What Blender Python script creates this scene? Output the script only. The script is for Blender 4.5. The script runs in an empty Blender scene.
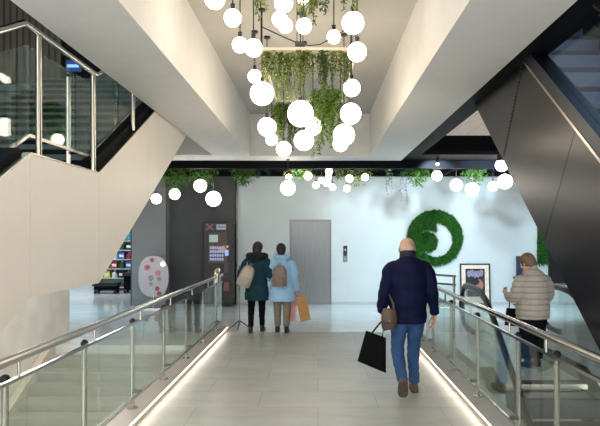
import bpy, bmesh, math, random
from mathutils import Vector, Matrix, Euler
random.seed(7)
S = bpy.context.scene
COL = S.collection
PI = math.pi
EYE = 1.77
F = 600.0
VX, VY = 318.0, 236.0

def P(px, py, y):
    return Vector(((px - VX) * y / F, y, EYE + (VY - py) * y / F))

# ------------------------------------------------------------------ materials
def lin(c):
    c = c / 255.0
    return c / 12.92 if c <= 0.04045 else ((c + 0.055) / 1.055) ** 2.4

def rgb(r, g, b):
    return (lin(r), lin(g), lin(b), 1.0)

def mat(name, col, rough=0.5, metal=0.0, var=0.12, scale=12.0, bump=0.0, bscale=None, emit=None, estr=0.0, spec=0.5, coat=0.0, stretch=None):
    m = bpy.data.materials.new(name)
    m.use_nodes = True
    nt = m.node_tree
    b = nt.nodes['Principled BSDF']
    b.inputs['Roughness'].default_value = rough
    b.inputs['Metallic'].default_value = metal
    b.inputs['Specular IOR Level'].default_value = spec
    b.inputs['Coat Weight'].default_value = coat
    tc = nt.nodes.new('ShaderNodeTexCoord')
    mp = nt.nodes.new('ShaderNodeMapping')
    if stretch:
        mp.inputs['Scale'].default_value = stretch
    nt.links.new(tc.outputs['Object'], mp.inputs['Vector'])
    n = nt.nodes.new('ShaderNodeTexNoise')
    n.inputs['Scale'].default_value = scale
    n.inputs['Detail'].default_value = 4
    nt.links.new(mp.outputs['Vector'], n.inputs['Vector'])
    r = nt.nodes.new('ShaderNodeValToRGB')
    r.color_ramp.elements[0].position = 0.3
    r.color_ramp.elements[1].position = 0.7
    r.color_ramp.elements[0].color = tuple(c * (1 - var) for c in col[:3]) + (1,)
    r.color_ramp.elements[1].color = tuple(min(1, c * (1 + var)) for c in col[:3]) + (1,)
    nt.links.new(n.outputs['Fac'], r.inputs['Fac'])
    nt.links.new(r.outputs['Color'], b.inputs['Base Color'])
    if bump:
        bn = nt.nodes.new('ShaderNodeTexNoise')
        bn.inputs['Scale'].default_value = bscale or scale * 6
        nt.links.new(mp.outputs['Vector'], bn.inputs['Vector'])
        bp = nt.nodes.new('ShaderNodeBump')
        bp.inputs['Strength'].default_value = bump
        bp.inputs['Distance'].default_value = 0.01
        nt.links.new(bn.outputs['Fac'], bp.inputs['Height'])
        nt.links.new(bp.outputs['Normal'], b.inputs['Normal'])
    if emit:
        b.inputs['Emission Color'].default_value = emit
        b.inputs['Emission Strength'].default_value = estr
    return m

def leaf_mat(name, dark, light):
    m = mat(name, dark, 0.55, var=0.1)
    nt = m.node_tree
    b = nt.nodes['Principled BSDF']
    g = nt.nodes.new('ShaderNodeNewGeometry')
    r = nt.nodes.new('ShaderNodeValToRGB')
    r.color_ramp.elements[0].color = dark
    r.color_ramp.elements[1].color = light
    nt.links.new(g.outputs['Random Per Island'], r.inputs['Fac'])
    nt.links.new(r.outputs['Color'], b.inputs['Base Color'])
    tr = nt.nodes.new('ShaderNodeBsdfTranslucent')
    nt.links.new(r.outputs['Color'], tr.inputs['Color'])
    mx = nt.nodes.new('ShaderNodeMixShader')
    mx.inputs['Fac'].default_value = 0.3
    nt.links.new(b.outputs[0], mx.inputs[1])
    nt.links.new(tr.outputs[0], mx.inputs[2])
    nt.links.new(mx.outputs[0], nt.nodes['Material Output'].inputs['Surface'])
    return m

def glass_mat(name, tint, refl=1.5, rough=0.015):
    m = bpy.data.materials.new(name)
    m.use_nodes = True
    nt = m.node_tree
    nt.nodes.remove(nt.nodes['Principled BSDF'])
    t = nt.nodes.new('ShaderNodeBsdfTransparent')
    t.inputs['Color'].default_value = tint
    g = nt.nodes.new('ShaderNodeBsdfGlossy')
    g.inputs['Roughness'].default_value = rough
    g.inputs['Color'].default_value = (0.95, 1, 0.98, 1)
    fr = nt.nodes.new('ShaderNodeFresnel')
    ge = nt.nodes.new('ShaderNodeNewGeometry')
    mr = nt.nodes.new('ShaderNodeMapRange')       # same reflectance from both faces of a thin pane
    mr.inputs['To Min'].default_value = refl
    mr.inputs['To Max'].default_value = 1 / refl
    nt.links.new(ge.outputs['Backfacing'], mr.inputs['Value'])
    nt.links.new(mr.outputs['Result'], fr.inputs['IOR'])
    mx = nt.nodes.new('ShaderNodeMixShader')
    nt.links.new(fr.outputs[0], mx.inputs['Fac'])
    nt.links.new(t.outputs[0], mx.inputs[1])
    nt.links.new(g.outputs[0], mx.inputs[2])
    nt.links.new(mx.outputs[0], nt.nodes['Material Output'].inputs['Surface'])
    return m

def emit_mat(name, col, strength):
    m = bpy.data.materials.new(name)
    m.use_nodes = True
    nt = m.node_tree
    nt.nodes.remove(nt.nodes['Principled BSDF'])
    e = nt.nodes.new('ShaderNodeEmission')
    e.inputs['Color'].default_value = col
    e.inputs['Strength'].default_value = strength
    nt.links.new(e.outputs[0], nt.nodes['Material Output'].inputs['Surface'])
    return m

def brick_mat(name, c1, c2, mortar, bw, rh, msize, rough, rot=None, axis='XY', offset=0.5, spec=0.5, bump=0.0):
    m = bpy.data.materials.new(name)
    m.use_nodes = True
    nt = m.node_tree
    b = nt.nodes['Principled BSDF']
    b.inputs['Roughness'].default_value = rough
    b.inputs['Specular IOR Level'].default_value = spec
    geo = nt.nodes.new('ShaderNodeNewGeometry')
    sp = nt.nodes.new('ShaderNodeSeparateXYZ')
    cb = nt.nodes.new('ShaderNodeCombineXYZ')
    nt.links.new(geo.outputs['Position'], sp.inputs[0])
    nt.links.new(sp.outputs[axis[0]], cb.inputs['X'])
    nt.links.new(sp.outputs[axis[1]], cb.inputs['Y'])
    br = nt.nodes.new('ShaderNodeTexBrick')
    br.offset = offset
    br.inputs['Color1'].default_value = c1
    br.inputs['Color2'].default_value = c2
    br.inputs['Mortar'].default_value = mortar
    br.inputs['Scale'].default_value = 1.0
    br.inputs['Brick Width'].default_value = bw
    br.inputs['Row Height'].default_value = rh
    br.inputs['Mortar Size'].default_value = msize
    br.inputs['Mortar Smooth'].default_value = 0.1
    br.inputs['Bias'].default_value = 0.0
    nt.links.new(cb.outputs[0], br.inputs['Vector'])
    n = nt.nodes.new('ShaderNodeTexNoise')
    n.inputs['Scale'].default_value = 2.2
    n.inputs['Detail'].default_value = 7
    n.inputs['Roughness'].default_value = 0.65
    n.inputs['Distortion'].default_value = 0.6
    mp = nt.nodes.new('ShaderNodeMapping')
    mp.inputs['Scale'].default_value = (0.7, 1.8, 1)
    nt.links.new(cb.outputs[0], mp.inputs['Vector'])
    nt.links.new(mp.outputs[0], n.inputs['Vector'])
    rr = nt.nodes.new('ShaderNodeMapRange')
    rr.inputs['From Min'].default_value = 0.3
    rr.inputs['From Max'].default_value = 0.7
    rr.inputs['To Min'].default_value = 0.86
    rr.inputs['To Max'].default_value = 1.1
    nt.links.new(n.outputs['Fac'], rr.inputs['Value'])
    mul = nt.nodes.new('ShaderNodeMix')
    mul.data_type = 'RGBA'
    mul.blend_type = 'MULTIPLY'
    mul.inputs['Factor'].default_value = 1.0
    nt.links.new(br.outputs['Color'], mul.inputs['A'])
    nt.links.new(rr.outputs['Result'], mul.inputs['B'])
    nt.links.new(mul.outputs['Result'], b.inputs['Base Color'])
    if bump:
        bp = nt.nodes.new('ShaderNodeBump')
        bp.inputs['Strength'].default_value = bump
        bp.inputs['Distance'].default_value = 0.01
        bp.invert = True
        nt.links.new(br.outputs['Fac'], bp.inputs['Height'])
        nt.links.new(bp.outputs['Normal'], b.inputs['Normal'])
    return m

# ------------------------------------------------------------------ mesh builder
class MB:
    def __init__(s):
        s.bm = bmesh.new()

    def box(s, x0, x1, y0, y1, z0, z1, bevel=0.0):
        vs = [s.bm.verts.new((x, y, z)) for z in (z0, z1) for y in (y0, y1) for x in (x0, x1)]
        fs = [(0, 2, 3, 1), (4, 5, 7, 6), (0, 1, 5, 4), (2, 6, 7, 3), (0, 4, 6, 2), (1, 3, 7, 5)]
        faces = [s.bm.faces.new([vs[i] for i in f]) for f in fs]
        if bevel:
            es = list({e for f in faces for e in f.edges})
            bmesh.ops.bevel(s.bm, geom=es, offset=bevel, segments=2, affect='EDGES', profile=0.5)
        return s

    def prism(s, pts, x0, x1):
        """polygon of (y, z) points, extruded along x"""
        a = [s.bm.verts.new((x0, y, z)) for y, z in pts]
        b = [s.bm.verts.new((x1, y, z)) for y, z in pts]
        n = len(pts)
        s.bm.faces.new(a)
        s.bm.faces.new(b[::-1])
        for i in range(n):
            s.bm.faces.new([a[i], b[i], b[(i + 1) % n], a[(i + 1) % n]])
        return s

    def prismy(s, pts, y0, y1):
        """polygon of (x, z) points, extruded along y"""
        a = [s.bm.verts.new((x, y0, z)) for x, z in pts]
        b = [s.bm.verts.new((x, y1, z)) for x, z in pts]
        n = len(pts)
        s.bm.faces.new(a)
        s.bm.faces.new(b[::-1])
        for i in range(n):
            s.bm.faces.new([a[i], b[i], b[(i + 1) % n], a[(i + 1) % n]])
        return s

    def rings(s, rings, cap=True, close=False):
        vr = [[s.bm.verts.new(p) for p in r] for r in rings]
        n = len(vr[0])
        m = len(vr)
        for i in range(m if close else m - 1):
            a, b = vr[i], vr[(i + 1) % m]
            for k in range(n):
                s.bm.faces.new([a[k], a[(k + 1) % n], b[(k + 1) % n], b[k]])
        if cap and not close:
            s.bm.faces.new(vr[0][::-1])
            s.bm.faces.new(vr[-1])
        return s

    def tube(s, pts, r, seg=10, close=False, ry=None, ref=None):
        pts = [Vector(p) for p in pts]
        n = len(pts)
        out = []
        ref = Vector(ref) if ref else None
        for i, p in enumerate(pts):
            if close:
                t = pts[(i + 1) % n] - pts[i - 1]
            else:
                t = pts[min(i + 1, n - 1)] - pts[max(i - 1, 0)]
            t.normalize()
            rf = ref if ref is not None else (Vector((0, 0, 1)) if abs(t.z) < 0.8 else Vector((1, 0, 0)))
            sd = rf - t * rf.dot(t)
            if sd.length < 1e-5:
                sd = Vector((0, 1, 0)) - t * t.y
            sd.normalize()
            u = t.cross(sd)
            rr = r[i] if isinstance(r, (list, tuple)) else r
            ra, rb = rr if isinstance(rr, tuple) else (rr, ry or rr)
            out.append([p + sd * ra * math.cos(a) + u * rb * math.sin(a) for a in [2 * PI * k / seg for k in range(seg)]])
        s.rings(out, close=close)
        return s

    def sphere(s, c, r, seg=20, rings=12, sx=1, sy=1, sz=1, rot=None):
        m = Matrix.Translation(Vector(c))
        if rot:
            m = m @ Euler(rot).to_matrix().to_4x4()
        m = m @ Matrix.Diagonal((sx, sy, sz, 1))
        bmesh.ops.create_uvsphere(s.bm, u_segments=seg, v_segments=rings, radius=r, matrix=m)
        return s

    def quad(s, a, b, c, d):
        s.bm.faces.new([s.bm.verts.new(p) for p in (a, b, c, d)])
        return s

    def leaf(s, p, d, up, L, W):
        """four sided leaf with a folded mid rib"""
        d = Vector(d).normalized()
        sd = d.cross(Vector(up))
        if sd.length < 1e-4:
            sd = d.cross(Vector((1, 0.3, 0)))
        sd.normalize()
        nn = sd.cross(d)
        p = Vector(p)
        a = s.bm.verts.new(p)
        b = s.bm.verts.new(p + d * L * 0.45 + sd * W * 0.5 + nn * W * 0.15)
        c = s.bm.verts.new(p + d * L)
        e = s.bm.verts.new(p + d * L * 0.45 - sd * W * 0.5 + nn * W * 0.15)
        s.bm.faces.new([a, b, c])
        s.bm.faces.new([a, c, e])
        return s

    def transform(s, m):
        bmesh.ops.transform(s.bm, matrix=m, verts=s.bm.verts)
        return s

    def build(s, name, m, parent=None, smooth=False, bevel=0.0, recalc=True, angle=35, local=False):
        if recalc:
            bmesh.ops.recalc_face_normals(s.bm, faces=s.bm.faces)
        off = Vector((0, 0, 0))
        if local:
            pass
        elif parent is not None:
            off = world_loc(parent)
        else:
            xs = [v.co for v in s.bm.verts]
            lo = Vector((min(v.x for v in xs), min(v.y for v in xs), min(v.z for v in xs)))
            hi = Vector((max(v.x for v in xs), max(v.y for v in xs), max(v.z for v in xs)))
            off = Vector(((lo.x + hi.x) / 2, (lo.y + hi.y) / 2, lo.z))
        bmesh.ops.translate(s.bm, verts=s.bm.verts, vec=-off)
        me = bpy.data.meshes.new(name)
        s.bm.to_mesh(me)
        s.bm.free()
        o = bpy.data.objects.new(name, me)
        COL.objects.link(o)
        if parent is not None:
            o.parent = parent
        else:
            o.location = off
        for x in (m if isinstance(m, list) else [m]):
            me.materials.append(x)
        if smooth:
            for p in me.polygons:
                p.use_smooth = True
            try:
                me.set_sharp_from_angle(angle=math.radians(angle))
            except Exception:
                pass
        if bevel:
            md = o.modifiers.new('bevel', 'BEVEL')
            md.width = bevel
            md.segments = 2
            md.limit_method = 'ANGLE'
        return o

def world_loc(o):
    v = Vector((0, 0, 0))
    while o is not None:
        v += o.location
        o = o.parent
    return v

def thing(name, loc, label, cat, group=None):
    o = bpy.data.objects.new(name, None)
    o.empty_display_size = 0.1
    COL.objects.link(o)
    o.location = loc
    return tag(o, label, cat, group)

def tag(o, label=None, cat=None, group=None, kind=None):
    if label: o['label'] = label
    if cat: o['category'] = cat
    if group: o['group'] = group
    if kind: o['kind'] = kind
    return o

def structure(o, label=None):
    o['kind'] = 'structure'
    if label: o['label'] = label
    return o

def smoothpath(ctrl, sub=6):
    """Catmull-Rom through control rows (any tuple of floats)"""
    out = []
    n = len(ctrl)
    for i in range(n - 1):
        p0, p1, p2, p3 = ctrl[max(i - 1, 0)], ctrl[i], ctrl[i + 1], ctrl[min(i + 2, n - 1)]
        for k in range(sub):
            t = k / sub
            row = []
            for a, b, c, d in zip(p0, p1, p2, p3):
                row.append(0.5 * (2 * b + (c - a) * t + (2 * a - 5 * b + 4 * c - d) * t * t + (3 * b - a - 3 * c + d) * t ** 3))
            out.append(tuple(row))
    out.append(tuple(ctrl[-1]))
    return out

def blob(name, parts, m, parent, voxel=0.012, smooth=4, disp=None):
    """closed lofts -> one continuous skin. parts: list of ('loft', rows, ref) rows=(x,y,z,ra,rb) or ('ball', c, r, sx, sy, sz[,rot])"""
    mb = MB()
    for p in parts:
        if p[0] == 'loft':
            rows = smoothpath(p[1], 4)
            pts = [r[:3] for r in rows]
            rad = [(max(r[3], 0.002), max(r[4], 0.002)) for r in rows]
            mb.tube(pts, rad, seg=18, ref=p[2] if len(p) > 2 else (1, 0, 0))
        else:
            mb.sphere(p[1], p[2], 20, 14, *p[3:6], rot=p[6] if len(p) > 6 else None)
    bmesh.ops.recalc_face_normals(mb.bm, faces=mb.bm.faces)
    me = bpy.data.meshes.new(name + '_src')
    mb.bm.to_mesh(me)
    mb.bm.free()
    o = bpy.data.objects.new(name, me)
    COL.objects.link(o)
    md = o.modifiers.new('r', 'REMESH')
    md.mode = 'VOXEL'
    md.voxel_size = voxel
    if smooth:
        sm = o.modifiers.new('s', 'SMOOTH')
        sm.factor = 0.5
        sm.iterations = smooth
    dg = bpy.context.evaluated_depsgraph_get()
    ev = o.evaluated_get(dg)
    nm = bpy.data.meshes.new_from_object(ev)
    o.modifiers.clear()
    o.data = nm
    bpy.data.meshes.remove(me)
    nm.name = name
    nm.materials.clear()
    nm.materials.append(m)
    for p in nm.polygons:
        p.use_smooth = True
    if disp:
        for v in nm.vertices:
            v.co = disp(Vector(v.co), Vector(v.normal))
    o.parent = parent
    return o
# ------------------------------------------------------------------ material library
M = {}
M['tile'] = brick_mat('stone_tile', rgb(176, 177, 172), rgb(166, 168, 163), rgb(150, 149, 144), 1.25, 0.62, 0.006, 0.34, bump=0.15)
M['tile_lobby'] = brick_mat('polished_tile', rgb(222, 224, 224), rgb(214, 217, 218), rgb(190, 193, 194), 1.25, 0.62, 0.004, 0.11, spec=1.0)
M['plaster'] = mat('grey_white_plaster', rgb(228, 226, 222), 0.7, var=0.025, scale=5, bump=0.03)
M['wall_white'] = mat('white_wall_paint', rgb(206, 217, 219), 0.6, var=0.03, scale=2.5, bump=0.03)
M['beige_panel'] = mat('beige_lacquer_panel', rgb(224, 216, 205), 0.42, var=0.015, scale=3)
M['grey_paint'] = mat('grey_paint', rgb(142, 146, 147), 0.6, var=0.04, scale=3)
M['dark_paint'] = mat('dark_grey_paint', rgb(74, 78, 80), 0.6, var=0.06, scale=3)
M['black_paint'] = mat('black_paint', rgb(7, 9, 16), 0.7, var=0.15, scale=3, spec=.12)
M['black_ceiling'] = mat('black_ceiling_paint', rgb(10, 12, 20), 0.8, var=0.2, scale=2, spec=.1)
M['steel'] = mat('brushed_steel', rgb(180, 174, 164), 0.24, 1.0, var=0.08, scale=30, stretch=(1, 1, 0.05))
M['chrome'] = mat('polished_steel', rgb(176, 173, 168), 0.16, 1.0, var=0.04, scale=20)
M['elevator_steel'] = mat('elevator_steel', rgb(126, 129, 131), 0.34, 0.85, var=0.09, scale=6, stretch=(8, 1, 0.3))
M['dark_steel'] = mat('dark_clad_steel', rgb(56, 54, 56), 0.26, 0.95, var=0.08, scale=3)
M['dark_deck'] = mat('dark_deck_metal', rgb(30, 34, 46), 0.35, 0.7, var=0.1, scale=4)
M['rubber'] = mat('black_rubber', rgb(16, 18, 22), 0.3, var=0.1)
M['black_plastic'] = mat('black_plastic', rgb(18, 18, 20), 0.4, var=0.1)
M['curb'] = mat('curb_stone', rgb(176, 172, 166), 0.4, var=0.05, scale=6)
M['stair_stone'] = mat('stair_stone', rgb(166, 165, 154), 0.55, var=0.05, scale=6)
M['stair_wall'] = mat('pale_stone_cladding', rgb(224, 221, 213), 0.3, var=0.10, scale=2.5)
M['siding'] = mat('grey_plank_siding', rgb(78, 92, 92), 0.5, var=.06, scale=2)
M['slats'] = brick_mat('brown_slats', rgb(70, 60, 44), rgb(60, 52, 38), rgb(10, 9, 8), 0.11, 40.0, 0.02, 0.6, axis='XZ', offset=0.0, bump=0.3)
M['white_panel'] = brick_mat('white_grid_panel', rgb(235, 230, 222), rgb(228, 224, 216), rgb(120, 118, 114), 0.42, 0.9, 0.012, 0.6, axis='XY', offset=0.0)
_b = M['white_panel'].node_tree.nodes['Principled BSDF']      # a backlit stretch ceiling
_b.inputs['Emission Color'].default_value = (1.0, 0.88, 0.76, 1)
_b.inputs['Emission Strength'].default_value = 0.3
M['glass'] = glass_mat('clear_green_glass', (0.90, 0.94, 0.915, 1), 1.44)
M['glass_dark'] = glass_mat('smoky_glass', (0.84, 0.92, 0.90, 1), 1.33)
M['glass_thin'] = glass_mat('thin_clear_glass', (0.92, 0.95, 0.96, 1), 1.2)
M['glass_edge'] = mat('glass_edge', rgb(150, 176, 160), 0.15, var=0.05)
M['globe'] = emit_mat('lit_opal_globe', (1.0, 0.86, 0.68, 1), 8.8)
M['globe_lobby'] = emit_mat('lit_opal_globe_cool', (1.0, 0.92, 0.80, 1), 12.0)
M['led'] = emit_mat('warm_led_strip', (1.0, 0.86, 0.70, 1), 9.0)
M['led_line'] = emit_mat('white_led_line', (1.0, 0.93, 0.86, 1), 2.2)
M['planter_bar'] = mat('pale_wood_bar', rgb(226, 212, 188), 0.5, var=0.05)
M['leaf'] = leaf_mat('hanging_leaf', rgb(62, 96, 30), rgb(168, 186, 84))
M['leaf_dark'] = leaf_mat('dark_hanging_leaf', rgb(42, 74, 32), rgb(122, 146, 74))
M['leaf_lush'] = leaf_mat('lush_hanging_leaf', rgb(44, 92, 26), rgb(150, 186, 70))
M['leaf_bush'] = leaf_mat('bushy_leaf', rgb(34, 76, 26), rgb(104, 150, 58))
M['moss'] = leaf_mat('preserved_moss', rgb(20, 80, 32), rgb(98, 176, 76))
M['stem'] = mat('plant_stem', rgb(70, 66, 40), 0.7)

FLOOR_Y0, BRIDGE_Y1, WALL_Y = -2.5, 11.06, 15.6
CH = 3.38          # ceiling height
XL, XR = -9.5, 9.0

# ------------------------------------------------------------------ floors
structure(MB().box(-1.98, 1.86, FLOOR_Y0, BRIDGE_Y1, -0.4, 0).build('floor', M['tile']))
lob = MB()
lob.box(XL, XR, BRIDGE_Y1, 20.2, -0.4, 0)
lob.box(XL, -1.98, 9.72, BRIDGE_Y1, -0.4, 0)
lob.box(1.86, XR, 7.35, BRIDGE_Y1, -0.4, 0)
structure(lob.build('floor_lobby', M['tile_lobby']))
structure(MB().box(XL, XR, -3, 9.7, -4.6, -4.4).build('floor_lower', M['stair_stone']))
structure(MB().box(1.86, 5.5, FLOOR_Y0, 0.9, -0.4, 0).build('floor_side', M['tile']))
structure(MB().box(5.5, XR, FLOOR_Y0, 7.35, -0.4, 0).build('floor_right', M['tile']))

# ------------------------------------------------------------------ walls
structure(MB().box(-2.1, XR, WALL_Y, WALL_Y + 0.2, 0, 3.55).build('wall_back', M['wall_white']))
structure(MB().box(-2.62, -2.1, WALL_Y - 0.08, WALL_Y + 0.25, 0, 3.38).build('wall_back_dark', M['dark_paint']))
structure(MB().box(-3.9, -2.62, WALL_Y + 0.02, WALL_Y + 0.25, 0, 3.38).build('wall_back_dark_bay', M['dark_paint']))
structure(MB().box(-4.72, -3.86, 15.2, WALL_Y + 0.25, 0, 3.38).build('wall_column', M['grey_paint']))
structure(MB().box(-4.78, -4.72, 15.3, 20.0, 0, 3.38).build('wall_shop_side', mat('blue_grey_trim', rgb(46, 66, 84), 0.5)))
structure(MB().box(XL, -4.72, 20.0, 20.2, 0, 3.38).build('wall_shop_back', M['wall_white']))
structure(MB().box(XL - 0.2, XL, -3, 20.2, -4.5, 7.2).build('wall_left', M['dark_paint']))
structure(MB().box(XR, XR + 0.2, -3, 20.2, -4.5, 7.2).build('wall_right', M['dark_paint']))
structure(MB().box(XL, XR, 20.2, 20.4, -0.4, 7.2).build('wall_far', M['dark_paint']))
structure(MB().box(XL, XR, 9.76, 9.9, -4.5, -0.4).build('wall_lower', M['stair_stone']))
# corner trim beside the vending machine
structure(MB().tube([(-2.1, 15.5, 0), (-2.1, 15.5, 3.38)], 0.03, 8).build('trim_1', M['steel'], smooth=True))
structure(MB().box(-2.1, XR, WALL_Y - 0.012, WALL_Y, 0, 0.06).build('baseboard_back', mat('pale_skirting', rgb(190, 194, 196), 0.4)))

# ------------------------------------------------------------------ main ceiling with the recessed coffer
CL, CR, CTOP, CEND = -1.364, 1.037, 4.228, 12.07
c = MB()
c.box(-2.1, CL, -3, 11.93, CH, 4.9)
c.box(CR, 1.772, -3, 11.6, CH, 4.9)
c.box(CL, CR, CEND, 11.93 + 0.9, CH, 4.9)
c.box(XL, CL, 11.93, 12.83, CH, 4.9)
c.box(CR, 1.772, 11.6, 12.83, CH, 4.9)
c.box(CL, CR, -3, -1.2, CH, 4.9)
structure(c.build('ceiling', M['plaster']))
structure(MB().box(CL, CR, -1.2, CEND, CTOP, 4.9).build('ceiling_recess', mat('recess_plaster_dimmed', rgb(190, 186, 179), .75, var=.02, scale=4)))  # plaster colour darkened to stand for dimmer light on the recess top
# dark lobby ceiling behind it, with beams
structure(MB().box(XL, XR, 12.83, 20.2, CH, 3.5).build('ceiling_lobby', M['black_ceiling']))
b = MB()
b.box(XL, XR, 12.84, 13.0, 3.22, CH)
b.box(XL, XR, 14.9, 15.02, 3.26, CH)
for x in (-5.5, -3.6, -1.2, 0.9, 3.1, 5.2, 7.4):
    b.box(x - 0.05, x + 0.05, 13.0, 14.9, 3.28, CH)
structure(b.build('trim_2', M['black_paint']))
# right hand opening: dark steel edge, dark bulkhead and the white panelled upper soffit
structure(MB().box(1.775, 2.05, 3.0, 12.83, 3.385, 4.4).build('trim_3', M['black_paint']))
structure(MB().box(2.05, XR, 11.9, 12.83, 3.385, 3.46).build('trim_4', M['black_paint']))
structure(MB().box(2.05, XR, 15.4, 15.55, 3.5, 4.6).build('wall_bulkhead', M['black_paint']))
structure(MB().box(2.05, XR, 11.5, 15.4, 4.35, 4.5).build('ceiling_upper_panel', M['white_panel']))
structure(MB().box(XL, XR, -3, 20.2, 7.0, 7.2).build('ceiling_upper', M['black_ceiling']))
# upper floor walls seen through the stair opening
sd = MB().box(XL, -2.9, 10.43, 10.55, 2.72, 4.42)
structure(sd.build('wall_siding_back', M['black_paint']))
sd = MB()
for k in range(12):
    sd.box(XL, -2.9, 10.4, 10.428, 2.72 + k * .142, 2.72 + k * .142 + .122)
structure(sd.build('wall_siding', M['siding']))
structure(MB().box(XL, -4.42, 10.3, 10.55, 4.42, 6.9).build('wall_slats', M['slats']))
structure(MB().box(-4.42, -2.2, 10.42, 10.55, 4.42, 6.9).build('wall_upper', M['black_paint']))

# ------------------------------------------------------------------ walkway curbs with light strips
def curb(xi, xo, side, y0, y1, label):
    t = thing('walkway_curb', ((xi + xo) / 2, (y0 + y1) / 2, 0), label, 'curb', None)
    s = 1 if xi > xo else -1              # +1: walkway lies to the +x side
    x_face = xi - s * 0.035
    MB().box(min(x_face, xo), max(x_face, xo), y0, y1, 0.0, 0.085).build('base', M['curb'], t)
    MB().box(min(xi, xo), max(xi, xo), y0, y1, 0.085, 0.1).build('top_plate', mat('curb_plate_' + side, rgb(160, 153, 145), 0.35, 0.1, var=0.06, scale=8), t)
    a = xi - s * 0.0
    tag(MB().box(min(a, a + s * 0.006), max(a, a + s * 0.006), y0, y1, 0.088, 0.104).build('light_line', M['led_line'], t), 'thin glowing white line on the curb edge')
    a = x_face
    tag(MB().box(min(a, a + s * 0.008), max(a, a + s * 0.008), y0, y1, 0.055, 0.075).build('light_strip', M['led'], t), 'glowing light strip under the curb lip')
    return t
curb(-1.66, -1.95, 'left', -2.4, 11.04, 'long low grey curb with floor light strip along left side of walkway')
curb(1.525, 1.84, 'right', -2.4, 9.8, 'long low grey curb with floor light strip along right side of walkway')

# ------------------------------------------------------------------ railings
def railing(name, xg, xp, posts, y0, y1, label, s, lowy=None):
    """glass at xg, posts at xp, s=+1 when posts lie to the +x side"""
    t = thing(name, (xg, (y0 + y1) / 2, 0.1), label, 'railing', None)
    MB().tube([(xg, y0, 1.075), (xg, y1, 1.075)], 0.027, 14).build('handrail', M['chrome'], t, smooth=True)
    MB().box(xg - 0.012, xg + 0.012, y0, y1, 0.945, 0.965).build('glass_cap', M['chrome'], t)
    MB().box(xg - 0.012, xg + 0.012, y0, y1, 0.245, 0.262).build('bottom_channel', M['steel'], t)
    ys = sorted(posts)
    cuts = [y0] + [y + 0.09 for y in ys] + [y1]
    for a, bb in zip(cuts[:-1], cuts[1:]):
        if bb - a > 0.15:
            MB().box(xg - 0.006, xg + 0.006, a + 0.006, bb - 0.006, 0.262, 0.945).build('glass_panel', M['glass'], t)
    for y in ys:
        p = MB().tube([(xp, y, 0.1), (xp, y, 0.94)], 0.021, 12).build('post', M['steel'], t, smooth=True)
        MB().tube([(xp, y, 0.1), (xp, y, 0.112)], 0.05, 16).build('base_plate', M['steel'], p, smooth=True)
        k = MB()
        k.sphere((xp, y, 0.945), 0.03, 12, 8)
        k.tube([(xp, y, 0.93), (xg, y, 0.955)], 0.012, 8)
        k.build('top_clamp', M['black_plastic'], p, smooth=True)
        MB().tube([(xg, y, 0.965), (xg, y, 1.052)], 0.009, 8).build('handrail_stem', M['steel'], p, smooth=True)
        kk = MB()
        kk.box(min(xp, xg), max(xp, xg), y - 0.02, y + 0.02, 0.25, 0.28)
        kk.build('foot_clamp', M['black_plastic'], p)
    return t

lr = railing('railing', -1.72, -1.80, [2.3, 3.45, 4.62, 5.82, 7.0, 8.2, 9.4, 10.6], 1.6, 10.75,
        'steel and glass railing on the left curb beside the descending stairs', -1)
rr = railing('railing', 1.59, 1.665, [3.0, 4.18, 4.98, 6.26, 7.5, 8.7, 9.6], 1.8, 9.75,
        'steel and glass railing on the right curb beside the black escalator', 1)
# end cover of the left railing
e = MB()
e.tube([(-1.72, 10.2, 1.13), (-1.72, 10.32, 1.18)], 0.05, 12)
e.box(-1.76, -1.68, 10.1, 10.3, 0.95, 1.15, 0.02)
e.build('end_bracket', M['steel'], lr, smooth=True)

# short railing across the floor beyond the escalator
t = thing('railing', (2.25, 10.9, 0), 'short low railing on the lobby floor behind the escalator, left of the framed print', 'railing')
for z in (1.08, 0.93, 0.62):
    MB().tube([(1.95, 10.8, z), (2.36, 10.3, z)], 0.018, 8).build('rail', M['chrome'], t, smooth=True)
for x, y in ((1.97, 10.78), (2.34, 10.32)):
    MB().tube([(x, y, 0), (x, y, 1.1)], 0.022, 10).build('post', M['steel'], t, smooth=True)
MB().prismy([(1.99, 0.1), (2.32, 0.1), (2.32, 0.9), (1.99, 0.9)], 10.5, 10.512).transform(Matrix.Translation((2.155, 10.55, 0)) @ Matrix.Rotation(math.atan2(-0.5, 0.41), 4, 'Z') @ Matrix.Scale(1.5, 4, (1, 0, 0)) @ Matrix.Translation((-2.155, -10.506, 0))).build('glass_panel', M['glass'], t)

# ------------------------------------------------------------------ stairs: upper (left) flight with beige cladding
XS, XSF = -2.12, -4.35
t = thing('staircase', (-3.2, 4.6, 1.3), 'beige clad staircase with a landing rising along left side to the floor above', 'staircase')
def ztop(y):
    return 2.365 - 0.52 * (4.42 - y) if y < 4.42 else (2.375 if y < 5.8 else 2.385 + 0.505 * (y - 5.8))
def zbot(y):
    return 1.32 - 0.47 * (4.43 - y) if y < 4.43 else (1.315 if y < 5.83 else 1.315 + 0.54 * (y - 5.83))
secs = [(1.6, 3.1), (3.1, 4.425), (4.425, 5.81), (5.81, 7.5), (7.5, 9.4), (9.4, 11.9)]
for a, bb in secs:
    g = 0.003
    pts = [(a + g, zbot(a + g)), (bb - g, zbot(bb - g)), (bb - g, ztop(bb - g)), (a + g, ztop(a + g))]
    MB().prism(pts, XS - 0.03, XS).build('side_panel', M['beige_panel'], t)
core = [(1.6, zbot(1.6) + .02), (4.43, zbot(4.43) + .02), (5.83, zbot(5.83) + .02), (11.9, zbot(11.9) + .02),
        (11.9, ztop(11.9) - .25), (5.8, ztop(5.8) - .25), (4.42, ztop(4.42) - .25), (1.6, ztop(1.6) - .25)]
MB().prism(core, XSF, XS - 0.035).build('stair_slab', M['beige_panel'], t)
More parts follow.
